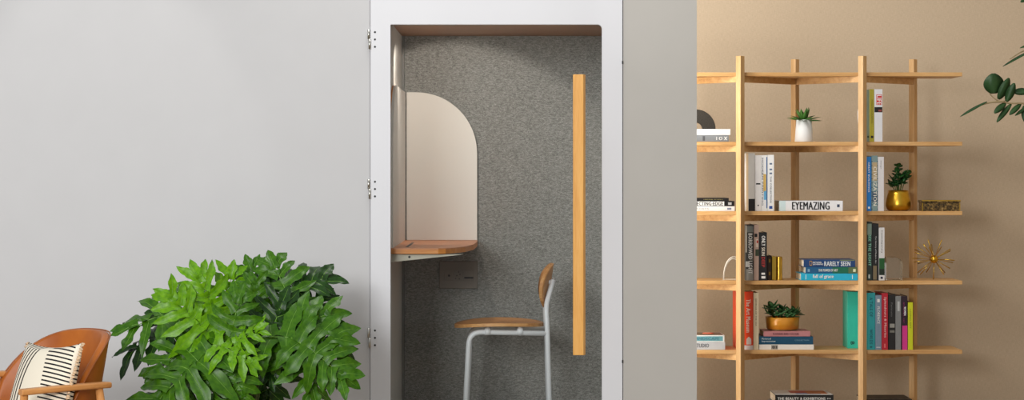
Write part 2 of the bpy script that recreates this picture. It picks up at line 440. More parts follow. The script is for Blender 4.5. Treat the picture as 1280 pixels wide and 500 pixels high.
# seat: superellipse slab, slightly domed/dished
sz = sl(600, 409).z; seat_z = sl(600, 402).z+0.0
xa, xb = sl(568, 400).x, sl(679.5, 400).x
bm = bmesh.new(); cx = (xa+xb)/2; rx = (xb-xa)/2; ry = 0.20
def seat_h(u, v):  # slight fall at the front and rise at the back
    return -0.010*max(0, -u)**2.2*1.2 - 0.006*u*u*(u > 0) + 0.004*v*v
rings = []
nr, na = 8, 48
zt = seat_z+0.002
top = []; botm = []
for layer, dz in ((top, 0.0), (botm, -0.013)):
    c = bm.verts.new((cx, 0, zt+dz+seat_h(0, 0)))
    layer.append([c])
    for i in range(1, nr+1):
        rr = i/nr; ring = []
        for k in range(na):
            a = 2*PI*k/na; ca, sa = math.cos(a), math.sin(a)
            e = 0.88
            u = rr*math.copysign(abs(ca)**e, ca); v_ = rr*math.copysign(abs(sa)**e, sa)
            ring.append(bm.verts.new((cx+rx*u, ry*v_*(1.0-0.06*u), zt+dz+seat_h(u, v_))))
        layer.append(ring)
for layer in (top, botm):
    for k in range(na): bm.faces.new([layer[0][0], layer[1][k], layer[1][(k+1) % na]]).smooth = True
    for i in range(1, nr):
        for k in range(na): bm.faces.new([layer[i][k], layer[i+1][k], layer[i+1][(k+1) % na], layer[i][(k+1) % na]]).smooth = True
for k in range(na):
    f = bm.faces.new([top[-1][k], botm[-1][k], botm[-1][(k+1) % na], top[-1][(k+1) % na]]); f.material_index = 1
mk('seat', bm, [M['stool_wood'], M['stool_edge']], st)
# frame: two side loops (front leg - seat rail - ) and rear posts carrying the backrest
tr = 0.0112
for s in (-1, 1):
    yb = 0.155*s
    def q(px, py, k=1.0): 
        p = sl(px, py); return Vector((p.x, yb*k, p.z))
    pf = [Vector((q(579, 560).x-0.015, yb*1.15, 0.0)), q(589, 412.5), q(684, 413.5)]
    pf[0] = Vector((q(583.5, 500).x-0.02, yb*1.12, 0.0)); pf[1] = q(587.5, 411.5)
    bm = bmesh.new(); tube(bm, rounded(pf, 0.055, 8), tr, 14); mk('leg', bm, M['white_metal'], st)
    pr = [Vector((q(686.5, 500).x+0.008, yb*1.12, 0.0)), q(683.2, 402), Vector((q(681.8, 380).x, yb*0.9, q(682, 380).z)), Vector((q(690.8, 350).x, yb*0.60, q(690, 349).z))]
    bm = bmesh.new(); tube(bm, rounded(pr, 0.03, 6), [tr]*1+[tr]*(len(rounded(pr, 0.03, 6))-1), 14); mk('leg', bm, M['white_metal'], st)
    for px in (610, 650):
        bm = bmesh.new(); p = q(px, 411); tube(bm, [p+Vector((0,0,-0.008)), Vector((p.x, yb*0.98, zt-0.0145))], 0.009, 10)
        tube(bm, [p+Vector((-0.012,0,-0.0005)), p+Vector((0.012,0,-0.0005))], 0.0155, 12)
        mk('seat_bracket', bm, M['white_metal'], st)
bm = bmesh.new()
fz = 0.25
tube(bm, [(sl(583, 500).x-0.017, -0.17, fz), (sl(583, 500).x-0.017, 0.17, fz)], 0.01); 
mk('footrest', bm, M['white_metal'], st)
bm = bmesh.new(); tube(bm, [(sl(650, 413).x, -0.155, sl(650, 413.5).z-0.0), (sl(650, 413).x, 0.155, sl(650, 413.5).z)], 0.01); mk('stretcher', bm, M['white_metal'], st)
# backrest: oval, curved plywood disc, edge on
bm = bmesh.new()
a0, a1 = sl(673.5, 357), sl(693.5, 331)
ctr = sl(683.5, 356.5); hb = 0.098; wb = 0.17; lean = R(9)
Rm = Matrix.Rotation(lean, 3, 'Y')
T = []; B = []
nr, na = 7, 40
for layer, off in ((T, -0.006), (B, 0.006)):
    for i in range(nr+1):
        rr = i/nr; ring = []
        for k in range(1 if i == 0 else na):
            a = 2*PI*k/na; ca, sa = math.cos(a), math.sin(a)
            yy = wb*rr*math.copysign(abs(ca)**0.9, ca); zz = hb*rr*math.copysign(abs(sa)**0.9, sa)
            xx = 0.010-1.3*yy*yy + off
            ring.append(bm.verts.new(ctr + Rm @ Vector((xx, yy, zz))))
        layer.append(ring)
    for k in range(na): bm.faces.new([layer[0][0], layer[1][k], layer[1][(k+1) % na]]).smooth = True
    for i in range(1, nr):
        for k in range(na): bm.faces.new([layer[i][k], layer[i+1][k], layer[i+1][(k+1) % na], layer[i][(k+1) % na]]).smooth = True
for k in range(na):
    f = bm.faces.new([T[-1][k], B[-1][k], B[-1][(k+1) % na], T[-1][(k+1) % na]]); f.material_index = 1
mk('backrest', bm, [M['stool_wood'], M['stool_edge']], st)
for s in (-1, 1):
    for py, px in ((352, 691), (365, 687.5)):
        bm = bmesh.new(); p = sl(px, py); tube(bm, [Vector((p.x+0.0, 0.09*s, p.z)), Vector((p.x-0.020, 0.088*s, p.z+0.003))], 0.010, 10)
        mk('back_bracket', bm, M['white_metal'], st)

# ================================================================= BOOKSHELF
YF, YR = 10.805, 11.125        # front and rear post centres
BF, BB = 10.83, 11.10          # board
LV = [ZZ(90.4+86.8*i, BF) for i in range(6)]
shelf = thing('bookshelf', 'open oak bookshelf with zigzag square posts and six long boards', 'bookshelf', (1.28, 10.96, 0))
def SL_(bm):
    for v_ in bm.verts: v_.co -= Vector((1.28, 10.96, 0))
    return bm
BT = 0.020
fxs = [XX(p, YF) for p in (925.3-153.0, 925.3, 1078.0)]
rxs = [XX(p, YR) for p in (993.8-148.5, 993.8, 1141.3)]
bx0, bx1 = fxs[0]-0.21, XX(1203, BF)
for i, z in enumerate(LV):
    o = mk('shelf_board', SL_(BX(bx0, bx1, BF, BB, z-BT, z)), M['oak_x'], shelf); bev(o, 0.002)
hs = 0.0155
def post(x, y, z1):
    bm = bmesh.new(); Mx = Matrix.Translation((x, y, 0)) @ Matrix.Rotation(R(45), 4, 'Z')
    box(bm, -hs, hs, -hs, hs, 0, z1, 0, Mx); o = mk('post', SL_(bm), M['oak_z'], shelf); bev(o, 0.0015)
PT = ZZ(70, YF)
for x in fxs: post(x, YF, PT)
for x in rxs: post(x, YR, PT)
zig = sorted([(x, YF+0.012) for x in fxs]+[(x, YR-0.012) for x in rxs])
for z in LV:
    for (xa_, ya_), (xb_, yb_) in zip(zig, zig[1:]):
        d = Vector((xb_-xa_, yb_-ya_, 0)); Ln = d.length; a = math.atan2(d.y, d.x)
        Mx = Matrix.Translation((xa_, ya_, 0)) @ Matrix.Rotation(a, 4, 'Z')
        bm = bmesh.new(); box(bm, 0.012, Ln-0.012, -0.009, 0.009, z-BT-0.0305, z-BT-0.0003, 0, Mx)
        mk('crossbar', SL_(bm), M['oak_x'], shelf)

# ================================================================= BOOKS
BG = 'books on the open shelves'
EP = 0.0006
def make_book(label, px0, px1, pytop, pybot, cover, pages=None, lying=False, depth=0.2, yf=10.845, level=None, lean=0.0, zbase=None):
    """upright: px0..px1 thickness; lying: px0..px1 length"""
    D = yf
    z1 = ZZ(pytop, D); z0 = ZZ(pybot, D) if zbase is None else zbase
    x0, x1 = XX(px0, D), XX(px1, D)
    if lying: t, h = z1-z0, x1-x0; loc = (x1, yf, z0); rot = (0, R(-90), 0)
    else:     t, h = x1-x0, z1-z0; loc = (x0, yf, z0); rot = (0, lean, 0)
    t -= 0.0004
    b_ = thing('book', label, 'book', loc, rot, BG)
    c = min(0.0022, t*0.18)
    bm = bmesh.new()
    prism(bm, [(0,0),(t,0),(t,depth),(t-c,depth),(t-c,c*1.2),(c,c*1.2),(c,depth),(0,depth)], 'z', 0, h)
    o = mk('cover', bm, cover, b_); bev(o, 0.0008, 2, 60)
    mk('page_block', BX(c+0.0001, t-c-0.0001, c*1.2+0.0002, depth-0.004, 0.002, h-0.003), pages or M['pages'], b_)
    b_['_t'] = t; b_['_h'] = h
    return b_, t, h
def band(b_, t, z0, z1, mat_, x0=0.0, x1=1.0, name='cover_print', k=1):
    e = 0.0004*k
    return mk(name, BX(t*x0+(0.0002 if x0 == 0 else 0), t*x1-(0.0002 if x1 == 1 else 0), -e, 0.0003, z0, z1), mat_, b_)
def title(b_, t, s, zt, zb, mat_, x0=0.2, x1=0.8, k=2):
    """text running down the spine from zt to zb"""
    return lettering(s, mat_, b_, (t*x0, -0.0003*k-0.0003, zt), (0,0,-1), (1,0,0), zt-zb, t*(x1-x0))
W_ = C(236,236,234); K_ = C(20,20,22); 
z = [L_+0.0003 for L_ in LV]
def bottom(level): return z[level]

# -- level 1 (second board) left: two lying books + half ring
b1, t, h = make_book('grey book lying beside the booth, below a white book', 840, 911, 168.8, 0, C(128,132,136), lying=True, zbase=z[1])
title(b1, t, 'I O X', 0.0+h*0.22, h*0.03, W_, 0.25, 0.75); band(b1, t, h*0.42, h*0.46, C(84,86,90), 0.15, 0.85)
b0, t2, h2 = make_book('white book lying on a grey book beside the booth', 842, 913, 161.2, 0, C(222,222,222), lying=True, zbase=z[1]+t+0.0006)
zt2 = z[1]+t+t2+0.0014
bm = bmesh.new()
ro, ri = 0.100, 0.034
pts = [(ro*math.cos(R(a)), ro*math.sin(R(a))) for a in range(0, 181, 6)]+[(ri*math.cos(R(a)), ri*math.sin(R(a))) for a in range(180, -1, -9)]
prism(bm, pts, 'y', -0.02, 0.02)
o = mk('arch_ornament', bm, solid('dark_cast_iron', (52,48,42), 0.6, 0.2, var=12, sc=200), None, (XX(869.5, 10.93), 10.93, zt2)); bev(o, 0.003)
tag(o, 'dark half-ring ornament standing on the white book', 'ornament')
# -- level 1 middle: agave in a white pot
pt = thing('potted_succulent', 'spiky green succulent in a tapered white pot', 'plant', (XX(1005, 10.93), 10.93, z[1]))
s_ = 10.93/F
bm = bmesh.new(); lathe(bm, [(0, 0), (0.0455, 0), (0.0465, 0.003), (0.0385, 0.112), (0.0355, 0.1125), (0.0345, 0.10), (0, 0.10)]); mk('pot', bm, M['pot_white'], pt, smooth=True)
bm = bmesh.new(); lathe(bm, [(0, 0.1005), (0.0343, 0.1005), (0.02, 0.105), (0, 0.106)], 20); mk('soil', bm, M['soil'], pt)
def blade_leaf(bm, base, d, up, Ln, w, curl, thick=0.15, n=8, tipw=0.0, shape=0.6):
    d = Vector(d).normalized(); up = Vector(up); s = d.cross(up).normalized(); nrm = s.cross(d).normalized()
    prev = None
    for i in range(n+1):
        t = i/n
        c = base + d*Ln*t*(1-0.15*abs(curl)*t) + nrm*(curl*Ln*t*t)
        ww = w*(math.sin(PI*min(1, (t*0.92+0.08))**shape) if i < n else 0.02)
        ww = max(ww, 0.0004)
        th = ww*thick
        ring = [bm.verts.new(c-s*ww+nrm*ww*0.35), bm.verts.new(c+nrm*0.0), bm.verts.new(c+s*ww+nrm*ww*0.35), bm.verts.new(c-nrm*th)]
        if prev:
            for k in range(4):
                f = bm.faces.new([prev[k], prev[(k+1) % 4], ring[(k+1) % 4], ring[k]]); f.smooth = True
        else: bm.faces.new(ring)
        prev = ring
    bm.faces.new(prev[::-1])
rnd = random.Random(3)
spec = []
for k in range(22):
    a = k*2.399; el = [12, 28, 48, 66, 20][k % 5] + rnd.uniform(-6, 6)
    spec.append((a, el, 0.085 if el < 40 else 0.075))
for a, el, Ln in spec:
    d = Vector((math.cos(a)*math.cos(R(el)), math.sin(a)*math.cos(R(el)), math.sin(R(el))))
    bm = bmesh.new(); blade_leaf(bm, Vector((0.008*math.cos(a), 0.008*math.sin(a), 0.104)), d, (0,0,1), Ln, 0.0135, 0.12 if el > 40 else -0.12, shape=0.8)
    mk('leaf', bm, M['leaf_agave'], pt)
# -- vase peeking from behind the middle post
bm = bmesh.new(); lathe(bm, [(0, 0), (0.012, 0), (0.016, 0.03), (0.017, 0.08), (0.0215, 0.12), (0.0215, 0.15), (0.016, 0.185), (0.010, 0.20), (0.008, 0.20), (0.007, 0.18), (0, 0.18)], 32)
o = mk('vase', bm, M['pot_white'], None, (XX(1077.3, 10.93), 10.93, z[1]), smooth=True)
tag(o, 'white vase almost hidden behind the middle front post', 'vase')
# right group
def up(label, a, b2, top, lvl, cov, **k): return make_book(label, a, b2, top, 0, cov, zbase=z[lvl], **k)
bk, t, h = up('thin grey-green upright book against the post, left of the olive book', 1083.2, 1087.3, 112, 1, C(132,146,136), yf=10.86)
band(bk, t, 0.02, 0.03, C(60,76,72), 0.2, 0.8)
bk, t, h = up('olive yellow upright book on the second board', 1087.5, 1092.7, 111.5, 1, C(168,158,44))
band(bk, t, 0.018, 0.030, K_, 0.2, 0.8); title(bk, t, 'PHOTOGRAPHS', h*0.8, h*0.35, C(130,120,30), 0.3, 0.7)
bk, t, h = up('white upright book with a red block and black picture band', 1092.9, 1103.2, 111.5, 1, C(224,226,230))
band(bk, t, h*0.70, h*0.90, C(206,48,48), 0.25, 0.92); title(bk, t, 'LIFE', h*0.89, h*0.71, W_, 0.32, 0.86, 3)
band(bk, t, h*0.56, h*0.66, K_, 0.02, 0.98); band(bk, t, h*0.575, h*0.61, C(150,70,64), 0.5, 0.9, k=2)

# -- level 2 left
bk, t, h = make_book('white book lying at the bottom of the stack beside the booth', 832, 918.5, 257.8, 0, C(232,230,230), lying=True, zbase=z[2])
title(bk, t, 'ARTISTS', h*0.6, h*0.38, C(170,170,175), 0.35, 0.7); band(bk, t, h*0.05, h*0.11, C(120,130,150), 0.3, 0.7)
zz_ = z[2]+t+0.0006
bk, t, h = make_book('black book lettered in white capitals, middle of the stack by the booth', 830, 918, 251.2, 0, K_, lying=True, zbase=zz_)
band(bk, t, h*0.145, h*0.60, W_, 0.08, 0.92); title(bk, t, 'ECTING·EDGE', h*0.535, h*0.165, K_, 0.16, 0.84, 3)
band(bk, t, h*0.04, h*0.09, C(170,170,170), 0.25, 0.75)
zz_ += t+0.0006
bk, t, h = make_book('thin black book lying on top of the stack by the booth', 836, 911, 247.4, 0, C(28,26,26), lying=True, zbase=zz_)
title(bk, t, 'MASTER WORKS', h*0.42, h*0.1, C(150,140,90), 0.35, 0.65)
# level 2 uprights, left bay
bk, t, h = up('upright white book with black foot, first right of the front post', 932.5, 943.8, 191.5, 2, C(212,210,206), yf=10.85)
band(bk, t, 0.0, h*0.21, C(34,32,34), 0.28, 1.0); band(bk, t, 0.0, h, C(240,214,176), 0.0, 0.26)
bk, t, h = up('plain white upright book with a small black bar', 944, 951.3, 194, 2, C(226,225,226))
band(bk, t, h*0.475, h*0.50, K_, 0.15, 0.9); band(bk, t, 0.025, 0.032, C(80,80,84), 0.4, 0.65)
bk, t, h = up('white upright book with gold and blue spine picture', 951.5, 959.3, 194, 2, C(228,230,232))
band(bk, t, h*0.05, h*0.97, C(30,86,146), 0.84, 1.0); band(bk, t, h*0.34, h*0.66, C(206,172,96), 0.35, 0.8)
band(bk, t, h*0.2, h*0.36, C(96,170,214), 0.45, 0.8, k=2); title(bk, t, 'MODERN PAINTING', h*0.95, h*0.1, C(60,66,90), 0.12, 0.34, 3)
bk, t, h = up('white upright book with blue mark at its foot, beside the wide white one', 959.5, 967.6, 193.5, 2, C(230,232,234))
title(bk, t, 'THE COLLECTION', h*0.62, h*0.15, C(80,90,110), 0.38, 0.62); band(bk, t, h*0.04, h*0.09, C(30,72,150), 0.25, 0.75)
for q_ in (0.84, 0.74, 0.67): band(bk, t, h*q_-0.004, h*q_+0.004, C(90,110,140), 0.3, 0.7)
# EYEMAZING
bk, t, h = make_book('thick white book lettered EYEMAZING lying on the third board', 974, 1053.5, 251, 0, C(224,226,230), lying=True, zbase=z[2], depth=0.22)
title(bk, t, 'EYEMAZING', h*0.80, h*0.215, C(16,16,20), 0.14, 0.90); band(bk, t, h*0.05, h*0.09, C(60,72,96), 0.38, 0.66)
band(bk, t, h*0.90, h*1.0, C(196,216,220), 0, 1)
# level 2 right
bk, t, h = up('bright blue upright book against the middle post', 1083.5, 1089.3, 196, 2, C(34,120,196))
title(bk, t, 'GREAT BUILDINGS', h*0.9, h*0.35, W_, 0.3, 0.65); band(bk, t, 0.012, 0.022, W_, 0.3, 0.7)
bk, t, h = up('blue and tan patterned upright book lettered CIVILIZATION', 1089.5, 1097.3, 194.5, 2, C(126,150,150))
band(bk, t, h*0.55, h*0.88, C(184,164,128), 0.1, 0.9); band(bk, t, h*0.15, h*0.35, C(60,84,104), 0.1, 0.9)
for q_ in range(12): band(bk, t, h*(0.03+q_*0.078), h*(0.045+q_*0.078), C(40,70,92), 0.0, 0.14, k=2); band(bk, t, h*(0.03+q_*0.078), h*(0.045+q_*0.078), C(40,70,92), 0.86, 1.0, k=2)
title(bk, t, 'CIVILIZATION', h*0.80, h*0.10, C(236,232,220), 0.28, 0.82, 4)
bk, t, h = up('white upright book left of the rounded gold pot', 1097.5, 1105.0, 196, 2, C(226,224,226))
title(bk, t, 'Design', h*0.93, h*0.78, C(150,150,160), 0.35, 0.6)
# gold pot with jade plant
def rosette_plant(root, n, zc, rad, hgt, lw, ll, mat_, rg, flat=0.5):
    for k in range(n):
        a = k*2.399+rg.uniform(-.2, .2); r_ = rad*math.sqrt((k+0.5)/n)*rg.uniform(.85, 1.05)
        zz = zc+hgt*(1-(r_/rad)**2*flat)*rg.uniform(0.55, 1.0)
        yield a, r_, zz
GX, GY = XX(1123, 10.95), 10.95
gp_ = thing('potted_jade_plant', 'dark green bushy plant in a rounded gold pot', 'plant', (GX, GY, z[2]))
bm = bmesh.new(); lathe(bm, [(0,0),(0.044,0),(0.056,0.006),(0.064,0.022),(0.065,0.036),(0.060,0.062),(0.054,0.085),(0.0505,0.104),(0.048,0.104),(0.051,0.085),(0.05,0.08),(0,0.08)], 48); mk('pot', bm, M['gold'], gp_, smooth=True)
bm = bmesh.new(); lathe(bm, [(0, 0.088), (0.0495, 0.088)], 24); mk('soil', bm, M['soil'], gp_)
def oval_leaf(bm, c, d, nrm, Ln, w, thick=0.12, cup=0.12, n=7):
    d = Vector(d).normalized(); nrm = Vector(nrm); s = d.cross(nrm)
    if s.length < 1e-3: s = d.cross(Vector((1, 0.1, 0.2)))
    s.normalize(); nrm = s.cross(d).normalized(); prev = None
    for i in range(n+1):
        t = i/n; ww = w*math.sin(PI*(0.04+0.94*t))**0.62
        cc = c+d*Ln*t+nrm*(-cup*Ln*t*t)
        ring = [bm.verts.new(cc-s*ww+nrm*ww*cup*1.5), bm.verts.new(cc), bm.verts.new(cc+s*ww+nrm*ww*cup*1.5), bm.verts.new(cc-nrm*ww*thick)]
        if prev:
            for k in range(4):
                f = bm.faces.new([prev[k], prev[(k+1) % 4], ring[(k+1) % 4], ring[k]]); f.smooth = True
        else: bm.faces.new(ring)
        prev = ring
    bm.faces.new(prev[::-1])
rg = random.Random(5)
tops = [(-0.035,0,0.165),(-0.012,-0.01,0.20),(0.0,0.01,0.225),(0.03,-0.01,0.19),(0.052,0.0,0.185),(-0.045,-0.005,0.135),(0.015,-0.03,0.15),(0.03,0.02,0.17),(-0.02,-0.03,0.14),(0.0,-0.035,0.175)]
for tx, ty, tz in tops:
    stem_pts = smoothpath([(tx*0.25, ty*0.3, 0.086), (tx*0.6, ty*0.6, 0.086+(tz-0.086)*0.6), (tx, ty, tz)], 4)
    bm = bmesh.new(); tube(bm, stem_pts, 0.0022, 6); mk('stem', bm, M['stem'], gp_)
    for k in range(8):
        a = rg.uniform(0, 6.28); el = rg.uniform(-0.1, 1.2)
        d = Vector((math.cos(a)*math.cos(el), math.sin(a)*math.cos(el), math.sin(el)))
        zf = rg.uniform(0.7, 1.0)
        bm = bmesh.new(); oval_leaf(bm, Vector((tx*zf, ty*zf, 0.086+(tz-0.086)*zf)), d, (0,-0.4,1), rg.uniform(.026, .036), rg.uniform(.011, .015))
        if 1: mk('leaf', bm, M['leaf_jade'], gp_)
# ornate box
ob = thing('trinket_box', 'small ornate dark metal box at the right end of the third board', 'box', (XX(1174, 10.92), 10.92, z[2]))
o = mk('body', BX(-0.094, 0.094, -0.05, 0.05, 0.0, 0.042), M['box_ornate'], ob); bev(o, 0.002)
o = mk('lid', BX(-0.097, 0.097, -0.053, 0.053, 0.0425, 0.0545), M['box_ornate'], ob); bev(o, 0.002)
bm = bmesh.new(); box(bm, -0.098, 0.098, -0.0545, -0.0532, 0.050, 0.055); 
for sx in (-1, 1): box(bm, sx*0.094-0.002, sx*0.094+0.002, -0.0515, -0.0502, 0.001, 0.041)
mk('rim', bm, M['brass'], ob)

# -- level 3
bk, t, h = up('tall grey and black upright book lettered BORROWED LIGHT', 931.8, 942.2, 280.5, 3, C(60,60,58), yf=10.85)
band(bk, t, h*0.86, h*0.97, C(120,124,120), 0.15, 0.95); band(bk, t, h*0.0, h*0.2, C(150,148,142), 0.1, 0.95); band(bk, t, h*0.35, h*0.5, C(110,108,100), 0.5, 0.95)
band(bk, t, h*0.5, h*0.98, C(176,170,158), 0.0, 0.18, k=2); band(bk, t, h*0.24, h*0.34, C(196,196,192), 0.05, 0.5)
title(bk, t, 'BORROWED LIGHT', h*0.84, h*0.12, W_, 0.36, 0.84, 3)
bk, t, h = up('pinkish worn upright book between the BORROWED LIGHT and black books', 942.4, 948.6, 281, 3, C(184,158,146))
band(bk, t, h*0.44, h*0.56, C(60,70,54), 0.3, 1.0); band(bk, t, h*0.78, h*0.84, K_, 0.1, 0.7); band(bk, t, h*0.6, h*0.74, C(210,196,186), 0.4, 0.9); band(bk, t, h*0.67, h*0.72, C(170,40,36), 0.55, 0.85, k=2)
bk, t, h = up('black upright book lettered ONLY SKIN DEEP in white and red', 948.8, 958.8, 290.5, 3, C(30,31,34))
title(bk, t, 'ONLY', h*0.93, h*0.72, W_, 0.32, 0.78); title(bk, t, 'SKIN', h*0.69, h*0.52, C(220,214,200), 0.32, 0.74); title(bk, t, 'DEEP', h*0.49, h*0.28, C(186,60,60), 0.32, 0.74)
band(bk, t, h*0.12, h*0.16, W_, 0.3, 0.75); band(bk, t, h*0.04, h*0.09, W_, 0.3, 0.8)
bk, t, h = up('short dark brown book with gold marks beside the brass bookend', 959.2, 964.5, 319.5, 3, C(56,34,20), yf=10.87, depth=0.15)
band(bk, t, h*0.2, h*0.34, M['brass_dark'], 0.35, 0.75, 'emblem'); band(bk, t, h*0.72, h*0.86, M['brass_dark'], 0.35, 0.75, 'emblem')
x0, x1 = XX(964.7, 10.88), XX(978.3, 10.88); hB = ZZ(320.5, 10.88)-z[3]
be = thing('bookend', 'shiny brass bookend block beside the upright black book', 'bookend', (x0, 10.88, z[3]))
w = x1-x0
bm = bmesh.new(); prism(bm, [(0.0, 0.0), (w*0.42, 0.0), (w*0.42, 0.10), (0, 0.10)], 'z', 0, hB); o = mk('body', bm, M['brass'], be); bev(o, 0.002)
bm = bmesh.new(); prism(bm, [(w*0.44+w*0.28+w*0.28*math.cos(R(a)), 0.012+0.02*math.sin(R(a))) for a in range(180, 361, 15)]+[(w, 0.10), (w*0.44, 0.10)], 'z', 0, hB-0.002); o = mk('half_round', bm, M['brass'], be)
# stack RARELY SEEN
bk, t, h = make_book('cyan book lettered full of grace at the bottom of the blue stack', 1001, 1072.3, 341.8, 0, C(38,176,214), lying=True, zbase=z[3], depth=0.21)
title(bk, t, 'full of grace', h*0.79, h*0.43, W_, 0.2, 0.85); band(bk, t, h*0.905, h*0.915, W_, 0.15, 0.85); band(bk, t, h*0.09, h*0.1, W_, 0.2, 0.8)
zz_ = z[3]+t+0.0006
bk, t, h = make_book('blue-green book in the middle of the blue stack', 1007, 1071.5, 333.8, 0, C(30,90,134), lying=True, zbase=zz_, depth=0.20)
band(bk, t, 0, h*0.48, C(24,104,78)); band(bk, t, 0.0, h*0.17, C(90,110,74), k=2); band(bk, t, h*0.03, h*0.08, C(220,228,190), 0.25, 0.7, k=3)
title(bk, t, 'THE POWER OF ART', h*0.75, h*0.38, C(220,226,220), 0.3, 0.7, 3); band(bk, t, h*0.92, h*0.96, C(120,160,190), 0.25, 0.7)
zz_ += t+0.0006
bk, t, h = make_book('dark blue book lettered RARELY SEEN on top of the blue stack', 1004.5, 1069, 324.6, 0, C(30,66,116), lying=True, zbase=zz_, depth=0.20)
title(bk, t, 'RARELY SEEN', h*0.60, h*0.10, C(214,222,228), 0.12, 0.78, 3)
bm = bmesh.new(); a_, b2_ = h*0.885, h*0.835
for (u0, u1, v0, v1) in ((0.2, 0.85, a_-0.0015, a_), (0.2, 0.85, b2_, b2_+0.0015), (0.2, 0.27, b2_, a_), (0.78, 0.85, b2_, a_)):
    box(bm, t*u0, t*u1, -0.0009, 0.0002, v0, v1)
mk('emblem', bm, C(214,160,60), bk)
title(bk, t, 'NATIONAL', h*0.82, h*0.65, W_, 0.54, 0.74, 3); title(bk, t, 'GEOGRAPHIC', h*0.82, h*0.62, W_, 0.28, 0.48, 3)
band(bk, t, 0.002, h*0.3, C(110,124,90), 0.86, 1.0)
# level 3 right
bk, t, h = up('dark green upright book lettered THE LIGHT against the middle post', 1083.5, 1090.3, 277.5, 3, C(38,50,46))
band(bk, t, h*0.78, h*0.97, C(120,140,128), 0.1, 0.9); title(bk, t, 'SEE THE LIGHT', h*0.78, h*0.25, C(140,206,180), 0.3, 0.8, 3); band(bk, t, 0.01, 0.03, C(180,190,186), 0.3, 0.6)
bk, t, h = up('black upright book with small white title, between green and white books', 1090.5, 1098.3, 279.5, 3, C(28,30,32))
title(bk, t, 'The History of Modern Art', h*0.78, h*0.30, C(200,200,200), 0.4, 0.66, 3); band(bk, t, 0.004, h*0.26, C(126,112,84), 0.12, 0.7)
bk, t, h = up('white upright book with green lower spine beside the glass block', 1098.5, 1105.8, 284.5, 3, C(228,228,228))
title(bk, t, 'Contemporary', h*0.95, h*0.52, C(110,110,112), 0.35, 0.7); band(bk, t, h*0.22, h*0.42, C(30,92,44), 0.05, 1); band(bk, t, h*0.10, h*0.22, C(28,46,34), 0.05, 1); band(bk, t, h*0.03, h*0.07, C(30,34,60), 0.3, 0.7)
# glass block
bm = bmesh.new(); w = XX(1127, 10.9)-XX(1106.5, 10.9); hG = ZZ(321, 10.9)-z[3]
pts = [(0, 0), (w, 0)]+[(w-0.001-0.035+0.035*math.cos(R(a)), hG-0.035+0.035*math.sin(R(a))) for a in range(0, 91, 10)]+[(0, hG)]
prism(bm, pts, 'y', -0.035, 0.045); o = mk('glass_bookend', bm, M['glass'], None, (XX(1106.7, 10.9), 10.9, z[3])); bev(o, 0.003)
tag(o, 'clear glass block bookend beside the white and green book', 'bookend')
# starburst
SR = 0.104; sbz = ZZ(324, 10.95)
sb = thing('starburst_ornament', 'brass starburst ornament with thin rods on the fourth board', 'ornament', (XX(1167.5, 10.95), 10.95, z[3]))
zc = sbz-z[3]
bm = bmesh.new(); bmesh.ops.create_uvsphere(bm, u_segments=28, v_segments=18, radius=0.0205, matrix=Matrix.Translation((0,0,zc)))
mk('ball', bm, M['gold'], sb, smooth=True)
rods = [(108,1,-.1),(72,1,-.35),(32,.95,0),(25,.95,.3),(-3,1,0),(-10,1,.3),(-30,.9,0),(-48,.9,.4),(-62,.8,-.6),(-95,1.0,0.0),(-132,1,0),(-138,1,.3),(-172,1,0),(178,1,.35),(160,1,.0),(152,.98,.4),(143,1,0),(128,.95,-.4),(50,.7,.8),(90,.6,.9),(-110,.6,.9),(200,.6,.9),(0,.5,-.9),(120,.5,-.9)]
for a, l_, dy in rods:
    d = Vector((math.cos(R(a)), dy, math.sin(R(a)))); d.normalize()
    if a == -95: d = Vector((-0.05, -0.12, -1)).normalized()
    Lr = SR*l_/max(0.62, math.sqrt(d.x*d.x+d.z*d.z)) if abs(dy) < .6 else SR*0.95
    if a == -95: Lr = (zc-0.0005)/abs(d.z)
    c0 = Vector((0,0,zc))
    tip = c0+d*Lr
    if tip.z < 0.002: tip = c0+d*Lr*(zc-0.002)/abs(tip.z-zc)
    bm = bmesh.new(); tube(bm, [c0+d*0.019, tip], [0.0012, 0.0029], 6); mk('rod', bm, M['brass'], sb)
# white hoop on the left
hp = thing('hoop_ornament', 'thin frosted white hoop ornament partly hidden by the front post', 'ornament', (XX(917.5, 10.93), 10.93, z[3]))
frost = solid('frosted_white', (226,222,212), 0.35, var=3)
rr = XX(917.0, 10.93)-XX(903.8, 10.93); hh = ZZ(321.5, 10.93)-z[3]
for k, (yy, sx) in enumerate(((0.0, 1.0), (0.03, 0.90))):
    bm = bmesh.new(); pts = []
    for i in range(25):
        a = PI*i/24; pts.append((-rr*sx*math.cos(a)*1.0, yy+0.0*i, 0.0025+hh*sx*math.sin(a)))
    tube(bm, pts, [0.0018+0.0016*abs(math.sin(2*PI*i/24)) for i in range(25)], 8); mk('hoop', bm, frost, hp)
mk('foot', BX(-rr-0.003, rr+0.003, -0.006, 0.036, 0, 0.0024), frost, hp)

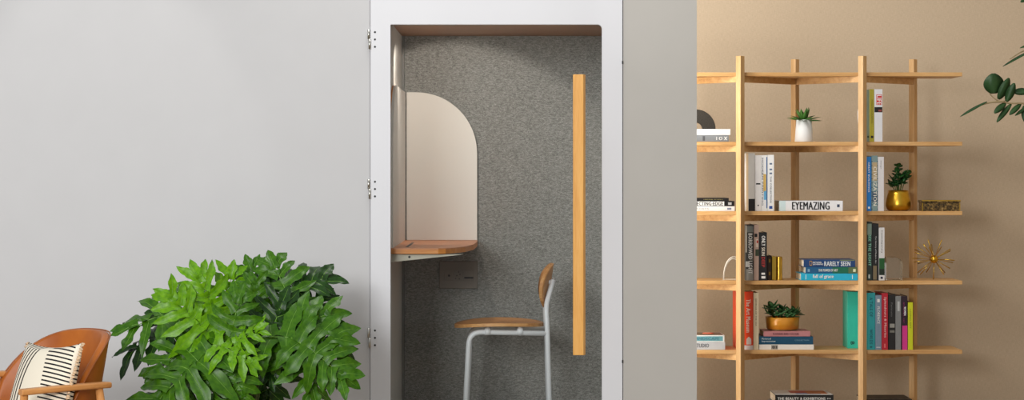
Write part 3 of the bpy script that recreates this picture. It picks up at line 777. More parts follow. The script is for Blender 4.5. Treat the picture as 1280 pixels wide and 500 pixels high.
# -- level 4
bk, t, h = make_book('silver grey book lying beside the booth on the fifth board', 838, 906.5, 427.5, 0, C(186,188,192), lying=True, zbase=z[4], depth=0.22)
title(bk, t, 'STUDIO', h*0.56, h*0.30, C(96,98,104), 0.3, 0.8)
zz_ = z[4]+t+0.0006
bk, t, h = make_book('white and teal book lying on the silver grey book', 840, 905.5, 419, 0, C(220,224,222), lying=True, zbase=zz_, depth=0.22)
band(bk, t, h*0.03, h*0.75, C(104,160,170), 0.15, 0.85); title(bk, t, 'LANDSCAPE', h*0.6, h*0.1, C(70,120,136), 0.28, 0.7, 3)
bm = bmesh.new(); box(bm, t, t+0.0004, 0.01, 0.20, 0.004, h-0.01); mk('cover_print', bm, C(112,96,78), bk)
bm = bmesh.new(); lathe(bm, [(0, 0), (0.028, 0), (0.029, 0.003), (0.024, 0.006), (0, 0.0075)], 24)
o = mk('coral_dish', bm, C(196,110,84), None, (XX(885, 10.93), 10.93, zz_+t+0.0012), smooth=True)
tag(o, 'small terracotta red dish upside down on the white and teal book', 'dish')
# The Art Museum
bk, t, h = up('large orange red upright book lettered The Art Museum', 921.8, 941.6, 364.5, 4, C(228,72,28), yf=10.85, depth=0.23)
xx0 = (XX(931, 10.85)-XX(921.8, 10.85))/t
title(bk, t, 'The Art Museum', h*0.87, h*0.30, C(246,222,206), xx0+0.17*(1-xx0), xx0+0.68*(1-xx0), 3)
bm = bmesh.new(); c_ = xx0+0.45*(1-xx0)
prism(bm, [(t*(c_-0.14), h*0.09), (t*(c_+0.17), h*0.09), (t*(c_+0.17), h*0.185), (t*(c_+0.015), h*0.225), (t*(c_-0.14), h*0.185)], 'y', -0.0008, 0.0002); mk('emblem', bm, C(226,214,206), bk)
band(bk, t, 0, h*0.075, C(224,216,214)); 
bk, t, h = up('cream upright book right of the orange red book', 941.8, 948.4, 366, 4, C(226,214,184))
title(bk, t, 'GEORGIA OF THE SEA', h*0.9, h*0.42, C(150,136,104), 0.35, 0.65)
# stack under succulents
bk, t, h = make_book('white book at the bottom of the stack under the ochre bowl', 949.0, 1017.3, 430.6, 0, C(232,228,222), lying=True, zbase=z[4], depth=0.22)
band(bk, t, h*0.66, h*0.78, C(150,144,136), 0.1, 0.9); title(bk, t, '01', h*0.76, h*0.68, K_, 0.25, 0.75, 3)
zz_ = z[4]+t+0.0006
bk, t, h = make_book('dark petrol blue book in the stack under the ochre bowl', 948.8, 1016.5, 420.6, 0, C(22,74,104), lying=True, zbase=zz_, depth=0.22)
title(bk, t, 'Masters of', h*0.95, h*0.78, C(200,214,220), 0.62, 0.84); title(bk, t, 'Impressionism', h*0.95, h*0.70, C(200,214,220), 0.26, 0.5); title(bk, t, 'COLLECTION', h*0.34, h*0.08, C(120,160,180), 0.45, 0.62)
zz_ += t+0.0006
bk, t, h = make_book('thin dusty pink book directly under the ochre bowl', 954.5, 1013, 414.2, 0, C(186,126,130), lying=True, zbase=zz_, depth=0.20)
title(bk, t, 'FLOWERS AND COLOUR', h*0.8, h*0.25, C(110,60,70), 0.3, 0.7)
zz_ += t+0.0012
CX = XX(978, 10.945)
cs = thing('potted_succulents', 'low ochre bowl of green succulents on the pink book', 'plant', (CX, 10.945, zz_))
bh = 0.066
bm = bmesh.new(); lathe(bm, [(0, 0.004), (0.074, 0.004), (0.080, 0.009), (0.087, bh), (0.0835, bh), (0.080, 0.05), (0, 0.05)], 56); mk('pot', bm, M['ochre'], cs, smooth=True)
bm = bmesh.new(); lathe(bm, [(0, 0), (0.070, 0), (0.076, 0.0038), (0, 0.0038)], 40); mk('foot', bm, M['ochre_foot'], cs)
bm = bmesh.new(); lathe(bm, [(0, 0.056), (0.082, 0.056)], 30); mk('soil', bm, M['soil'], cs)
rg = random.Random(11)
ros = [(-0.055,-0.02,0.115,0.042),(-0.01,-0.03,0.092,0.030),(0.03,-0.02,0.098,0.030),(0.06,-0.01,0.098,0.030),(0.045,-0.045,0.082,0.026),(0.0,0.02,0.106,0.032),(0.07,0.015,0.088,0.03),(-0.03,-0.045,0.085,0.026),(0.02,-0.05,0.080,0.024),(-0.055,0.02,0.09,0.03)]
for ri_, (rx_, ry_, rz_, rs_) in enumerate(ros):
    bm = bmesh.new(); tube(bm, [(rx_*0.7, ry_*0.7, 0.057), (rx_, ry_, rz_-0.008)], 0.004, 7); mk('stem', bm, M['stem'], cs)
    for k in range(9):
        a = k*2.399; el = 0.1+1.2*k/9
        d = Vector((math.cos(a)*math.cos(el), math.sin(a)*math.cos(el)-0.2, math.sin(el)))
        bm = bmesh.new(); oval_leaf(bm, Vector((rx_, ry_, rz_-0.012)), d, (0,0,1), rs_*rg.uniform(1.15, 1.55), rs_*0.42, thick=0.3); mk('leaf', bm, M['leaf_succ'], cs)
bm = bmesh.new(); tube(bm, smoothpath([(-0.05,-0.05,0.075), (-0.02,-0.062,0.082), (0.01,-0.065,0.098), (0.03,-0.06,0.112)], 5), [0.0012+0.003*math.sin(PI*i/15) for i in range(16)], 7); mk('leaf', bm, M['leaf_succ'], cs)
bm = bmesh.new(); tube(bm, smoothpath([(-0.06,-0.04,0.075), (-0.085,-0.045,0.095), (-0.10,-0.045,0.128)], 5), [0.0012+0.003*math.sin(PI*i/10) for i in range(11)], 7); mk('leaf', bm, M['leaf_succ'], cs)
# right group
bk, t, h = up('large mint teal upright book showing left of the middle post', 1059.5, 1075.0, 364.5, 4, C(52,196,170), yf=10.93, depth=0.16)
title(bk, t, 'B', h*0.12, h*0.07, K_, 0.25, 0.55)
bk, t, h = up('teal upright book lettered A TALE OF TWO WORLDS right of the post', 1083.8, 1094.0, 366, 4, C(38,150,156), depth=0.22)
title(bk, t, 'A TALE OF', h*0.92, h*0.58, C(18,96,108), 0.3, 0.7); title(bk, t, 'WORLDS', h*0.36, h*0.10, C(18,96,108), 0.3, 0.7); band(bk, t, 0.010, 0.018, C(18,90,100), 0.35, 0.65)
bk, t, h = up('grey blue upright book lettered FLORENCE', 1094.2, 1102.0, 369, 4, C(126,146,166), depth=0.21)
title(bk, t, 'FLORENCE', h*0.79, h*0.48, W_, 0.3, 0.72); band(bk, t, h*0.87, h*0.93, W_, 0.3, 0.72); band(bk, t, h*0.04, h*0.05, W_, 0.15, 0.85)
bk, t, h = up('red upright book lettered Splendours & Miseries', 1102.2, 1110.0, 366.5, 4, C(188,34,52), depth=0.22)
title(bk, t, 'Splendours & Miseries', h*0.93, h*0.22, C(244,196,196), 0.3, 0.78); band(bk, t, 0.010, 0.03, C(230,120,120), 0.4, 0.6)
bk, t, h = up('black upright book with pale picture, right of the red book', 1110.6, 1119.2, 368, 4, C(32,32,32), depth=0.21)
band(bk, t, h*0.40, h*0.47, C(150,150,144), 0.2, 0.9); band(bk, t, h*0.31, h*0.35, C(120,120,112), 0.2, 0.9); title(bk, t, 'Portraits', h*0.85, h*0.6, C(110,110,110), 0.35, 0.6)
bk, t, h = up('plain grey upright book between two black books', 1119.4, 1126.4, 370, 4, C(126,128,128), depth=0.20)
band(bk, t, h*0.72, h*0.90, C(180,184,184), 0.35, 0.75)
bk, t, h = up('black upright book with a magenta lower spine', 1126.9, 1134.4, 370, 4, C(40,22,36), depth=0.20)
band(bk, t, 0, h*0.45, C(206,52,134), 0.12, 1.0); title(bk, t, 'IMAGES OF', h*0.88, h*0.5, C(150,50,110), 0.3, 0.5); title(bk, t, 'WOMEN', h*0.80, h*0.64, W_, 0.4, 0.75, 3)
bk, t, h = up('lime yellow upright book at the right end of the row', 1135.0, 1141.2, 378, 4, C(196,202,30), depth=0.19)
title(bk, t, 'LIVING ART', h*0.85, h*0.45, C(140,150,30), 0.35, 0.65)

# -- level 5
bk, t, h = make_book('black book with white lettering lying below a magazine', 968.5, 1041.5, 496.8, 0, C(24,24,24), lying=True, zbase=z[5]+0.045, depth=0.22)
bk['label'] = 'black book at the bottom of the picture, under the pictured one'
zz_ = z[5]+0.045
bk2, t3, h3 = make_book('grey book hidden at the bottom of the lowest stack', 968.5, 1044, 510, 0, C(120,120,124), lying=True, zbase=z[5], depth=0.22)
# fix heights: lower book carries the others
bpy.data.objects.remove(bk.children[0]) if False else None
def drop(o_):
    for c in list(o_.children): bpy.data.objects.remove(c)
    bpy.data.objects.remove(o_)
drop(bk); drop(bk2)
bk2, t3, h3 = make_book('grey book lying under the black book on the lowest board', 966, 1043, 504.5, 0, C(120,120,124), lying=True, zbase=z[5], depth=0.22)
bk, t, h = make_book('black book with white lettering and a colourful cover at the picture bottom', 969.0, 1042, 493.5, 0, C(24,24,24), lying=True, zbase=z[5]+t3+0.0008, depth=0.24)
title(bk, t, 'THE BEAUTY & EXHIBITIONS ++', h*0.96, h*0.05, W_, 0.42, 0.72)
mk('cover_print', BX(t, t+0.0004, 0.004, 0.236, 0.002, h-0.002), C(206,206,204), bk)
mk('cover_print', BX(t+0.0004, t+0.0008, 0.03, 0.16, h*0.2, h*0.62), C(110,136,170), bk)
mk('cover_print', BX(t+0.0008, t+0.0012, 0.05, 0.2, h*0.08, h*0.42), C(170,92,40), bk)
mk('cover_print', BX(t+0.0008, t+0.0012, 0.08, 0.2, h*0.42, h*0.7), C(168,70,66), bk)
bk, t, h = make_book('dark book lying at the bottom right under the coloured row', 1079, 1140, 499.0, 0, C(44,38,34), lying=True, zbase=z[5], depth=0.22)

# ================================================================= FICUS (right edge)
DF = 9.3
fic = thing('potted_tree', 'leafy tree whose green branches reach in at the right edge', 'tree', (XX(1420, DF), DF, 0))
FO = Vector((XX(1420, DF), DF, 0))
def fp(px, py, dy=0): return P(px, py, DF+dy)-FO
bm = bmesh.new(); lathe(bm, [(0,0),(0.13,0),(0.17,0.3),(0.155,0.3),(0.15,0.27),(0,0.27)], 32); mk('pot', bm, M['pot_grey'], fic, smooth=True)
bm = bmesh.new(); tube(bm, smoothpath([(0,0,0.26), (0.02,0.0,0.8), (-0.01,0.01,1.4), (0.0,0,2.1)], 5), [0.02-0.0008*i for i in range(16)], 10); mk('trunk', bm, M['bark'], fic)
br = [[fp(1237, 117), fp(1246, 125), fp(1262, 129), fp(1285, 130), fp(1340, 140), fp(1418, 190)],
      [fp(1262, 74), fp(1290, 62), fp(1340, 80), fp(1418, 150)], [fp(1284, -6), fp(1320, -12), fp(1380, 20), fp(1418, 90)],
      [fp(1222, 133), fp(1238, 128), fp(1256, 127)]]
for b_ in br:
    pts = smoothpath(b_, 5); n_ = len(pts)
    bm = bmesh.new(); tube(bm, pts, [0.0022+0.0035*i/n_ for i in range(n_)], 7); mk('branch', bm, M['twig'], fic)
lv = [(1242,117,1242,92,13,(0,-1,0.1)),(1248,124,1262,98,6.5,(0.3,-1,0)),(1258,127,1268,104,5.5,(-.3,-1,0)),(1266,115,1288,114,5,(0,-1,.4)),
      (1234,127,1200,144,2.6,(0,-.6,1)),(1257,129,1243,141,4.2,(0,-1,.5)),(1264,130,1246,152,3.6,(-.4,-1,.2)),(1276,130,1262,143,3.6,(-.2,-1,.4)),
      (1288,131,1269,144,2.4,(0,-1,.5)),(1292,62,1253,81,2.8,(0,-.5,1)),(1300,52,1275,59,2.4,(0,-.8,.8)),(1296,-8,1276,2,4,(0,-1,.5)),
      (1284,128,1292,100,6,(0,-1,.1)),(1300,132,1315,108,6,(0,-1,.1)),(1310,136,1300,160,5,(0,-1,.1)),(1330,70,1318,45,6,(0,-1,.1)),(1345,85,1330,110,6,(.2,-1,.1)),(1330,-5,1318,-30,6,(0,-1,.1)),(1280,132,1281,152,4,(0,-1,.1)),(1345,140,1360,118,6,(0,-1,0)),(1345,142,1338,165,6,(0,-1,0))]
for (ax, ay, bx_, by_, wd, nr_) in lv:
    a = fp(ax, ay); b2 = fp(bx_, by_, -0.02)
    d = b2-a; bm = bmesh.new()
    oval_leaf(bm, a, d, nr_, d.length, wd*DF/F, thick=0.03, cup=0.06, n=12)
    mk('leaf', bm, M['leaf_ficus'], fic)

# ================================================================= PHILODENDRON
PD = 8.05
ph = thing('potted_philodendron', 'large philodendron with deeply lobed bright green leaves', 'plant', (XX(305, PD), PD, 0))
PO = Vector((XX(305, PD), PD, 0))
bm = bmesh.new(); lathe(bm, [(0,0),(0.15,0),(0.19,0.34),(0.175,0.34),(0.17,0.31),(0,0.31)], 40); mk('pot', bm, M['pot_grey'], ph, smooth=True)
bm = bmesh.new(); lathe(bm, [(0,0.318),(0.171,0.318)], 24); mk('soil', bm, M['soil'], ph)
def lobed_leaf(seed, pairs=5):
    """unit-length deeply lobed leaf: midrib along +Y, normal +Z"""
    rg = random.Random(seed); bm = bmesh.new()
    def mid(t): return Vector((0.03*math.sin(t*3+seed), t, 0.06*math.sin(PI*t)-0.14*t*t))
    def strip(p0, ang, Ln, w, bend, base_w, drop, n=12, ph_=0.0):
        a = ang; pts = []; p = Vector(p0)
        for i in range(n+1):
            pts.append((p.copy(), a)); a += bend/n
            p = p+Vector((math.sin(a), math.cos(a), 0))*Ln/n
        prev = None
        l1, l2 = rg.uniform(.40, .70), rg.uniform(.40, .70); pitch = rg.uniform(-.30, .30); am = rg.uniform(.12, .32)
        for i, (q, aa) in enumerate(pts):
            t = i/n
            if t < 0.35: prof = base_w+(w*0.80-base_w)*math.sin(t/0.35*PI/2)
            else: prof = w*(0.80+0.20*math.sin((t-0.35)/0.22*PI/2)) if t < 0.57 else w*max(0.0, 1-((t-0.57)/0.43)**2.1)
            A = prof*(1+am*math.exp(-((t-l1)/0.11)**2)-0.16*math.exp(-((t-l1-0.17)/0.06)**2)); B = prof*(1+(0.5-am)*math.exp(-((t-l2)/0.11)**2)-0.16*math.exp(-((t-l2-0.17)/0.06)**2))
            A, B = max(A, 0.0015), max(B, 0.0015)
            nx = Vector((math.cos(aa), -math.sin(aa), 0))
            zd = Vector((0, 0, -drop*t*t*Ln+pitch*Ln*t+0.016*math.sin(t*6+ph_)))
            wv = 0.010*math.sin(t*13+ph_)*min(1, 3*t)
            ring = [bm.verts.new(q+zd-nx*A+Vector((0,0,0.30*A+wv))), bm.verts.new(q+zd-nx*A*0.5+Vector((0,0,0.22*A))), bm.verts.new(q+zd), bm.verts.new(q+zd+nx*B*0.5+Vector((0,0,0.22*B))), bm.verts.new(q+zd+nx*B+Vector((0,0,0.30*B-wv)))]
            if prev:
                for k in range(4):
                    f = bm.faces.new([prev[k], prev[k+1], ring[k+1], ring[k]]); f.smooth = True
            prev = ring
        tube(bm, [pts[k][0]+Vector((0,0,0.002-drop*(k/n)**2*Ln+pitch*Ln*k/n+0.016*math.sin(k/n*6+ph_))) for k in range(0, n, 2)], [0.0055-0.0007*k for k in range(0, (n+1)//2)], 5, mi=1)
    for i in range(pairs):
        t = 0.04+0.74*i/(pairs-1)
        for s in (-1, 1):
            ang = s*(R(118)-R(88)*t**0.8+rg.uniform(-.12, .12))
            Ln = (0.66-0.30*t)*rg.uniform(.85, 1.15)*(0.85 if i == 0 else 1)
            strip(mid(t), ang, Ln, 0.090*rg.uniform(.8, 1.15)*(1-0.2*t), s*rg.uniform(-0.6, 0.05), 0.125*(1-0.25*t), rg.uniform(0.1, 0.6), ph_=rg.uniform(0, 6))
    strip(mid(0.74), rg.uniform(-.1, .1), 0.40, 0.082, rg.uniform(-.2, .2), 0.09, 0.3, ph_=1)
    tube(bm, [mid(t/10)+Vector((0,0,0.004)) for t in range(-1, 10)], [0.0125-0.0009*i for i in range(11)], 6, mi=1)
    for v_ in bm.verts:
        x = abs(v_.co.x); v_.co.z += 0.22*x - 0.50*x*x
    me = bpy.data.meshes.new('leaf'); bm.to_mesh(me); bm.free(); return me
protos = []
for sd in range(5):
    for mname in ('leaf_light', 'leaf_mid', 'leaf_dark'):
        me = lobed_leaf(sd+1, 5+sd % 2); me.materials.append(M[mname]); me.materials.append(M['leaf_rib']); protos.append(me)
def put_leaf(b0, tip, nrm, kind, shade, scale=1.0):
    """b0, tip world-ish points relative to PO"""
    y = tip-b0; Ln = y.length*scale; y.normalize()
    nrm = Vector(nrm); x = y.cross(nrm).normalized(); zv = x.cross(y).normalized()
    o = bpy.data.objects.new('leaf', protos[kind*3+shade]); COL.objects.link(o)
    Mx = Matrix((x, y, zv)).transposed().to_4x4(); Mx = Matrix.Translation(b0) @ Mx @ Matrix.Scale(Ln, 4)
    o.parent = ph; o.matrix_local = Mx
    # petiole
    root = Vector((b0.x*0.18+random.uniform(-.03, .03), b0.y*0.2+random.uniform(-.03, .03), 0.30))
    m1 = root.lerp(b0, 0.55)+Vector((-(b0.x)*0.18, -(b0.y)*0.15, 0.10))
    pts = smoothpath([root, m1, b0], 7)
    bm = bmesh.new(); tube(bm, pts, [0.0065-0.0028*i/len(pts) for i in range(len(pts))], 7)
    mk('leaf_stalk', bm, M['stem'], ph)
def pl(px, py, dy): return P(px, py, PD+dy)-PO
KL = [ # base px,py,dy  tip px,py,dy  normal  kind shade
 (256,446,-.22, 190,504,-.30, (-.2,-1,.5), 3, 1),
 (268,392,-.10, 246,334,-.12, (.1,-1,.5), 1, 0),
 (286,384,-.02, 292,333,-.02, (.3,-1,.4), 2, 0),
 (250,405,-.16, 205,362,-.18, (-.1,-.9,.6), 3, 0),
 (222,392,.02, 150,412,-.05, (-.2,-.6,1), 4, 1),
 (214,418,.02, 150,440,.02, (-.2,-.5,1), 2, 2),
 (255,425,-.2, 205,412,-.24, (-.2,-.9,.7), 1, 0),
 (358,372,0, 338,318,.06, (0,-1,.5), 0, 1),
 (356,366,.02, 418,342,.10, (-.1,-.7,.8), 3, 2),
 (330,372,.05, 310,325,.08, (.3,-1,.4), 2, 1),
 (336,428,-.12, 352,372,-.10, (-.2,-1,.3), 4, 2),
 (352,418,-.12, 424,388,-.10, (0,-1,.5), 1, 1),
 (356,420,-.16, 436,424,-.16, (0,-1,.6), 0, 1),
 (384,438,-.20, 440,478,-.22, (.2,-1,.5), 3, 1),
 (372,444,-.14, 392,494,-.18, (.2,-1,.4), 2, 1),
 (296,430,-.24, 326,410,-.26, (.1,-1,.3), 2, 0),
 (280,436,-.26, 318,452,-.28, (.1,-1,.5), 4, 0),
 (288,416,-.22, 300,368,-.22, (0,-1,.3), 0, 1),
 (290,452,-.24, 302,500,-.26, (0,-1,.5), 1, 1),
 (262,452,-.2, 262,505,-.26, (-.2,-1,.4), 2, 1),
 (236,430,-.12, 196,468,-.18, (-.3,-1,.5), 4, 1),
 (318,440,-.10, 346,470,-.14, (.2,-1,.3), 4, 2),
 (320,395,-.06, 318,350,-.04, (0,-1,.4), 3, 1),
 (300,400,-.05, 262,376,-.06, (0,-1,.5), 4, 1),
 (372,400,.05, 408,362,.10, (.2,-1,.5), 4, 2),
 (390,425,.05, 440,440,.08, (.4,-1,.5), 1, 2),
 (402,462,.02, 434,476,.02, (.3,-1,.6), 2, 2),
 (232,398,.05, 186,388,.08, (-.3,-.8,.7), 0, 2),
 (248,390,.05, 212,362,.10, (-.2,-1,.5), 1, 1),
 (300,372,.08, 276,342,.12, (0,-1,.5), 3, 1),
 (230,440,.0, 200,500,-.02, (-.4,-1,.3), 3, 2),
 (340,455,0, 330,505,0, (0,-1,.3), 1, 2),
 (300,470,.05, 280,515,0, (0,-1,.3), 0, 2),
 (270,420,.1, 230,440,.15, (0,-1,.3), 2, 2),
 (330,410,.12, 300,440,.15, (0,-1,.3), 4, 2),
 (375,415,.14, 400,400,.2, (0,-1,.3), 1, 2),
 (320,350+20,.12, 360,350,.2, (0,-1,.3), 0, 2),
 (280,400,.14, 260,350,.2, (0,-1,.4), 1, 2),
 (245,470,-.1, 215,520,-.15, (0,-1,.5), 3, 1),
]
lr = random.Random(21)
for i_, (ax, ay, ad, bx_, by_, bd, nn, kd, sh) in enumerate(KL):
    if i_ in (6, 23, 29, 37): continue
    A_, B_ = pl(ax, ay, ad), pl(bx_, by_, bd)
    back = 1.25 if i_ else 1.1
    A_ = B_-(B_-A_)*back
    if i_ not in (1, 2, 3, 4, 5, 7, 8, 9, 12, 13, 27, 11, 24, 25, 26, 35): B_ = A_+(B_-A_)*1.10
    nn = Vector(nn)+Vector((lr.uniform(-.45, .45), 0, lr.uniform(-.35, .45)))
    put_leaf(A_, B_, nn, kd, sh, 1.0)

# ================================================================= ARMCHAIR
ACX, ACY = -1.69, 7.50
ac = thing('armchair', 'cognac leather tub armchair with light wooden arms', 'armchair', (ACX, ACY, 0), (0, 0, R(-50)))
# shell backrest
def shell_pt(a, v, off=0.0):
    """a: -1..1 around the back, v: 0 bottom .. 1 top"""
    th = a*R(101)
    top = 0.790-0.02*a*a-0.17*abs(a)**3.4
    bot = 0.36
    zz = bot+(top-bot)*v
    rx_ = 0.215+0.050*v+off; ry_ = 0.185+0.075*v+off
    # wing edge leans forward lower down
    thv = th*(0.80+0.20*(1-v))
    return Vector((rx_*math.sin(thv), ry_*math.cos(thv)-0.0, zz))
bm = bmesh.new(); na, nv = 32, 10
G = [[[bm.verts.new(shell_pt(-1+2*i/na, j/nv, off)) for j in range(nv+1)] for i in range(na+1)] for off in (0.0, 0.028)]
for s_i in (0, 1):
    for i in range(na):
        for j in range(nv): bm.faces.new([G[s_i][i][j], G[s_i][i+1][j], G[s_i][i+1][j+1], G[s_i][i][j+1]])
for i in range(na):
    bm.faces.new([G[0][i][nv], G[0][i+1][nv], G[1][i+1][nv], G[1][i][nv]]); bm.faces.new([G[0][i][0], G[0][i+1][0], G[1][i+1][0], G[1][i][0]])
for j in range(nv):
    bm.faces.new([G[0][0][j], G[0][0][j+1], G[1][0][j+1], G[1][0][j]]); bm.faces.new([G[0][na][j], G[0][na][j+1], G[1][na][j+1], G[1][na][j]])
sh = mk('backrest', bm, M['leather'], ac); bev(sh, 0.008, 3, 40); 
for p in sh.data.polygons: p.use_smooth = True
# piping seam along the rim
bm = bmesh.new()
pts = [shell_pt(1, j/nv, 0.029)+Vector((0,0,0)) for j in range(nv+1)]+[shell_pt(1-2*i/na, 1, 0.029) for i in range(1, na+1)]+[shell_pt(-1, 1-j/nv, 0.029) for j in range(1, nv+1)]
tube(bm, pts, 0.0028, 6); mk('piping', bm, M['leather_seam'], sh)
# seat
bm = bmesh.new()
sp_ = [(0.24*math.sin(R(a)), 0.19*math.cos(R(a))) for a in range(-90, 91, 10)]+[(0.24, -0.24), (-0.24, -0.24)]
prism(bm, sp_, 'z', 0.33, 0.425); o = mk('seat', bm, M['leather'], ac); bev(o, 0.02, 4, 50)
# arms + legs
def bez(p, n=14):
    out = []
    for i in range(n+1):
        t = i/n; q = [Vector(x) for x in p]
        while len(q) > 1: q = [q[k].lerp(q[k+1], t) for k in range(len(q)-1)]
        out.append(q[0])
    return out
for s in (1, -1):
    pts = bez([(0.290*s, -0.168, 0.618), (0.305*s, -0.06, 0.624), (0.31*s, 0.08, 0.626), (0.280*s, 0.165, 0.622)])
    bm = bmesh.new(); prev = None
    for i, p in enumerate(pts):
        t = (pts[min(i+1, len(pts)-1)]-pts[max(i-1, 0)]).normalized(); n_ = Vector((t.y, -t.x, 0)).normalized()
        w = 0.021; th = 0.0105
        ring = [bm.verts.new(p+n_*w*ca+Vector((0,0,th*sa))) for ca, sa in ((-1,-.6),(-.8,-1),(.8,-1),(1,-.6),(1,.6),(.8,1),(-.8,1),(-1,.6))]
        if prev:
            for k in range(8): bm.faces.new([prev[k], prev[(k+1) % 8], ring[(k+1) % 8], ring[k]])
        else: bm.faces.new(ring)
        prev = ring
    bm.faces.new(prev[::-1]); o = mk('armrest', bm, M['arm_wood'], ac); bev(o, 0.003, 2, 40)
    for (yy, zz, xb, yb) in ((-0.155, 0.612, 0.30, -0.19), (0.125, 0.615, 0.285, 0.22)):
        bm = bmesh.new(); xt = 0.293 if yy < 0 else 0.292
        tube(bm, [(xt*s, yy, zz), ((xt+xb)/2*s, (yy+yb)/2, zz/2), (xb*s, yb, 0)], [0.0135, 0.017, 0.012], 14); mk('leg', bm, M['leg_wood'], ac)
    bm = bmesh.new(); box(bm, 0.272*s-0.008, 0.272*s+0.008, -0.15, 0.16, 0.31, 0.34); mk('seat_rail', bm, M['arm_wood'], ac)
for yy in (-0.16, 0.13):
    bm = bmesh.new(); box(bm, -0.29, 0.29, yy-0.012, yy+0.012, 0.30, 0.328); mk('seat_rail', bm, M['arm_wood'], ac)

# cushion (striped)
m, nt, b = base_mat('striped_cushion', (230,222,206), 0.9, spec=0.15)
tc = nt.nodes.new('ShaderNodeTexCoord'); sx = nt.nodes.new('ShaderNodeSeparateXYZ'); nt.links.new(tc.outputs['Object'], sx.inputs[0])
def mth(op, a, b_=None, c=None):
    n_ = nt.nodes.new('ShaderNodeMath'); n_.operation = op
    for i, q in enumerate((a, b_, c)):
        if q is None: continue
        if isinstance(q, (int, float)): n_.inputs[i].default_value = q
        else: nt.links.new(q, n_.inputs[i])
    return n_.outputs[0]
HW = 0.198
u = mth('DIVIDE', sx.outputs['X'], HW); v = mth('DIVIDE', sx.outputs['Z'], HW)   # -1..1
v2 = mth('MULTIPLY', v, v)
# left: vertical stripes bowed
ul = mth('ADD', u, mth('MULTIPLY', mth('SUBTRACT', v2, 0.4), 0.0)); ul = mth('SUBTRACT', ul, mth('MULTIPLY', v2, 0.10))
sl_ = mth('GREATER_THAN', mth('FRACT', mth('MULTIPLY', ul, 7.6)), 0.62)
ml = mth('MULTIPLY', mth('LESS_THAN', ul, -0.20), mth('GREATER_THAN', ul, -0.95))
# right: horizontal stripes, boundary bowed
vr = mth('ADD', v, mth('MULTIPLY', mth('MULTIPLY', u, u), 0.07))
sr = mth('GREATER_THAN', mth('FRACT', mth('MULTIPLY', vr, 13.5)), 0.64)
mr = mth('MULTIPLY', mth('GREATER_THAN', mth('ADD', u, mth('MULTIPLY', mth('POWER', mth('ABSOLUTE', mth('SUBTRACT', v, 0.05)), 2.0), 0.42)), 0.40), mth('LESS_THAN', u, 0.90))
st_ = mth('MAXIMUM', mth('MULTIPLY', sl_, ml), mth('MULTIPLY', sr, mr))
mix = nt.nodes.new('ShaderNodeMix'); mix.data_type = 'RGBA'
nt.links.new(st_, mix.inputs[0]); mix.inputs[6].default_value = lin((232,223,204)); mix.inputs[7].default_value = lin((34,33,36))
nt.links.new(mix.outputs[2], b.inputs['Base Color'])
bump(nt, b, noise(nt, coords(nt, (300, 300, 300)), 1.0, 2), 0.3, 0.001)
bm = bmesh.new(); n_ = 22
Gf = [[None]*(n_+1) for _ in range(n_+1)]; Gb = [[None]*(n_+1) for _ in range(n_+1)]
for i in range(n_+1):
    for j in range(n_+1):
        a = -1+2*i/n_; c = -1+2*j/n_
        pin = 1-0.10*(1-a*a)*abs(c)**2; pin2 = 1-0.10*(1-c*c)*abs(a)**2
        th = 0.062*(max(0, 1-a**2)*max(0, 1-c**2))**0.45
        x = HW*a*pin2; zz = HW*c*pin
        Gf[i][j] = bm.verts.new((x, -th, zz))
        Gb[i][j] = Gf[i][j] if i in (0, n_) or j in (0, n_) else bm.verts.new((x, th, zz))
for i in range(n_):
    for j in range(n_):
        bm.faces.new([Gf[i][j], Gf[i+1][j], Gf[i+1][j+1], Gf[i][j+1]]); bm.faces.new([Gb[i][j], Gb[i][j+1], Gb[i+1][j+1], Gb[i+1][j]])
cu = thing('cushion', 'cream cushion with black stripes leaning in the leather armchair', 'cushion', (-1.612, 7.395, 0.575), (0, 0, 0))
cm = mk('cushion_cover', bm, m, cu, smooth=True)
bm = bmesh.new()
for s in (-1, 1):
    for k in range(44):
        c = -1+2*(k+0.5)/44; pin2 = 1-0.10*(1-c*c)
        x = HW*pin2*s; tube(bm, [(x-0.004*s, 0, HW*c), (x+0.012*s, random.uniform(-.003, .003), HW*c+random.uniform(-.004, .004))], [0.0045, 0.003], 6)
fr_ = mk('fringe', bm, M['cushion_base_tan'], cu); fr_['kind'] = 'stuff'
cu.rotation_euler = Euler((R(-17), R(-3), R(-50)), 'XYZ')

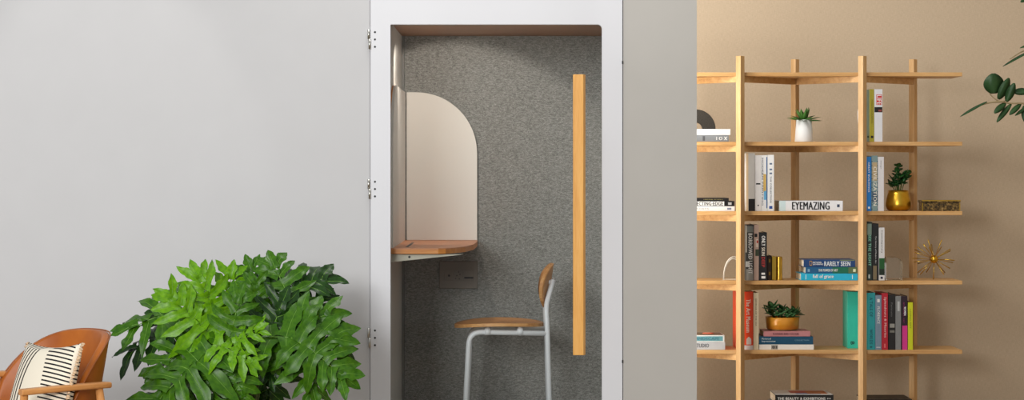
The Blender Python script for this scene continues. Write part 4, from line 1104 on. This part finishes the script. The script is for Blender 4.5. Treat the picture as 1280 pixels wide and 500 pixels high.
# ================================================================= CAMERA + LIGHT
cam = bpy.data.cameras.new('camera'); co = bpy.data.objects.new('camera', cam); COL.objects.link(co)
co.location = (0, 0, EYE); co.rotation_euler = (R(90), 0, 0)
cam.sensor_width = 36; cam.lens = 36*F/1280; cam.shift_y = -(250-HY)/1280
scn.camera = co
w = bpy.data.worlds.new('world'); scn.world = w; w.use_nodes = True
bg = w.node_tree.nodes['Background']; bg.inputs['Color'].default_value = (0.95, 0.98, 1.0, 1); bg.inputs['Strength'].default_value = 0.48
def area(name, loc, target, size, power, col=(1,1,1), sy=None):
    l_ = bpy.data.lights.new(name, 'AREA'); l_.energy = power; l_.size = size; l_.color = col
    if sy: l_.shape = 'RECTANGLE'; l_.size_y = sy
    o = bpy.data.objects.new(name, l_); COL.objects.link(o); o.location = loc
    o.rotation_euler = (Vector(target)-Vector(loc)).to_track_quat('-Z', 'Y').to_euler(); return o
def spot(name, loc, target, ang, power, blend, col=(1,1,1), rad=0.03):
    l_ = bpy.data.lights.new(name, 'SPOT'); l_.energy = power; l_.spot_size = R(ang); l_.spot_blend = blend; l_.color = col; l_.shadow_soft_size = rad
    o = bpy.data.objects.new(name, l_); COL.objects.link(o); o.location = loc
    o.rotation_euler = (Vector(target)-Vector(loc)).to_track_quat('-Z', 'Y').to_euler(); return o
area('window_light', (-3.4, 3.2, 3.0), (-0.6, 8.7, 0.8), 1.5, 96, (1, 1, 0.998))
area('front_fill', (-1.9, 1.6, 2.2), (0.1, 9.4, 0.8), 1.3, 190, (1, 1, 0.998))  # added fill lamp, brightens the booth interior from the front
area('hidden_side_lamp', (0.30, 10.38, 1.30), (1.15, 11.6, 1.15), 0.5, 30, (1, 0.95, 0.87), 2.2)  # unseen area lamp added behind the booth, lights shelf and wall from the left
area('ceiling_light', (-0.3, 8.5, 3.7), (1.5, 10.9, 1.1), 0.9, 56, (1, 0.97, 0.93))
spot('wall_washer', (-1.9, 7.6, 3.0), (-1.62, 8.7, 1.55), 40, 14, 0.5, (1, 0.98, 0.95))
spot('panel_washer', (0.62, 8.1, 2.6), (0.60, 8.7, 2.15), 40, 2.2, 0.3, (1, 0.98, 0.97))
spot('booth_downlight', (-0.40, 9.05, CZ-0.02), (-0.26, 9.85, 1.3), 80, 14, 0.2, (1, 0.89, 0.79), 0.012)
area('booth_fill', (0.05, 9.0, CZ-0.01), (0.05, 9.7, 0.9), 0.30, 3.0, (1, 0.95, 0.88))  # added fill lamp under the booth ceiling, lifts the felt evenly
scn.view_settings.view_transform = 'Standard'; scn.view_settings.look = 'None'
scn.view_settings.exposure = 0.0; scn.view_settings.gamma = 1.0; scn.view_settings.use_curve_mapping = False
for o in scn.objects:
    for k in ('_t', '_h'):
        if k in o: del o[k]
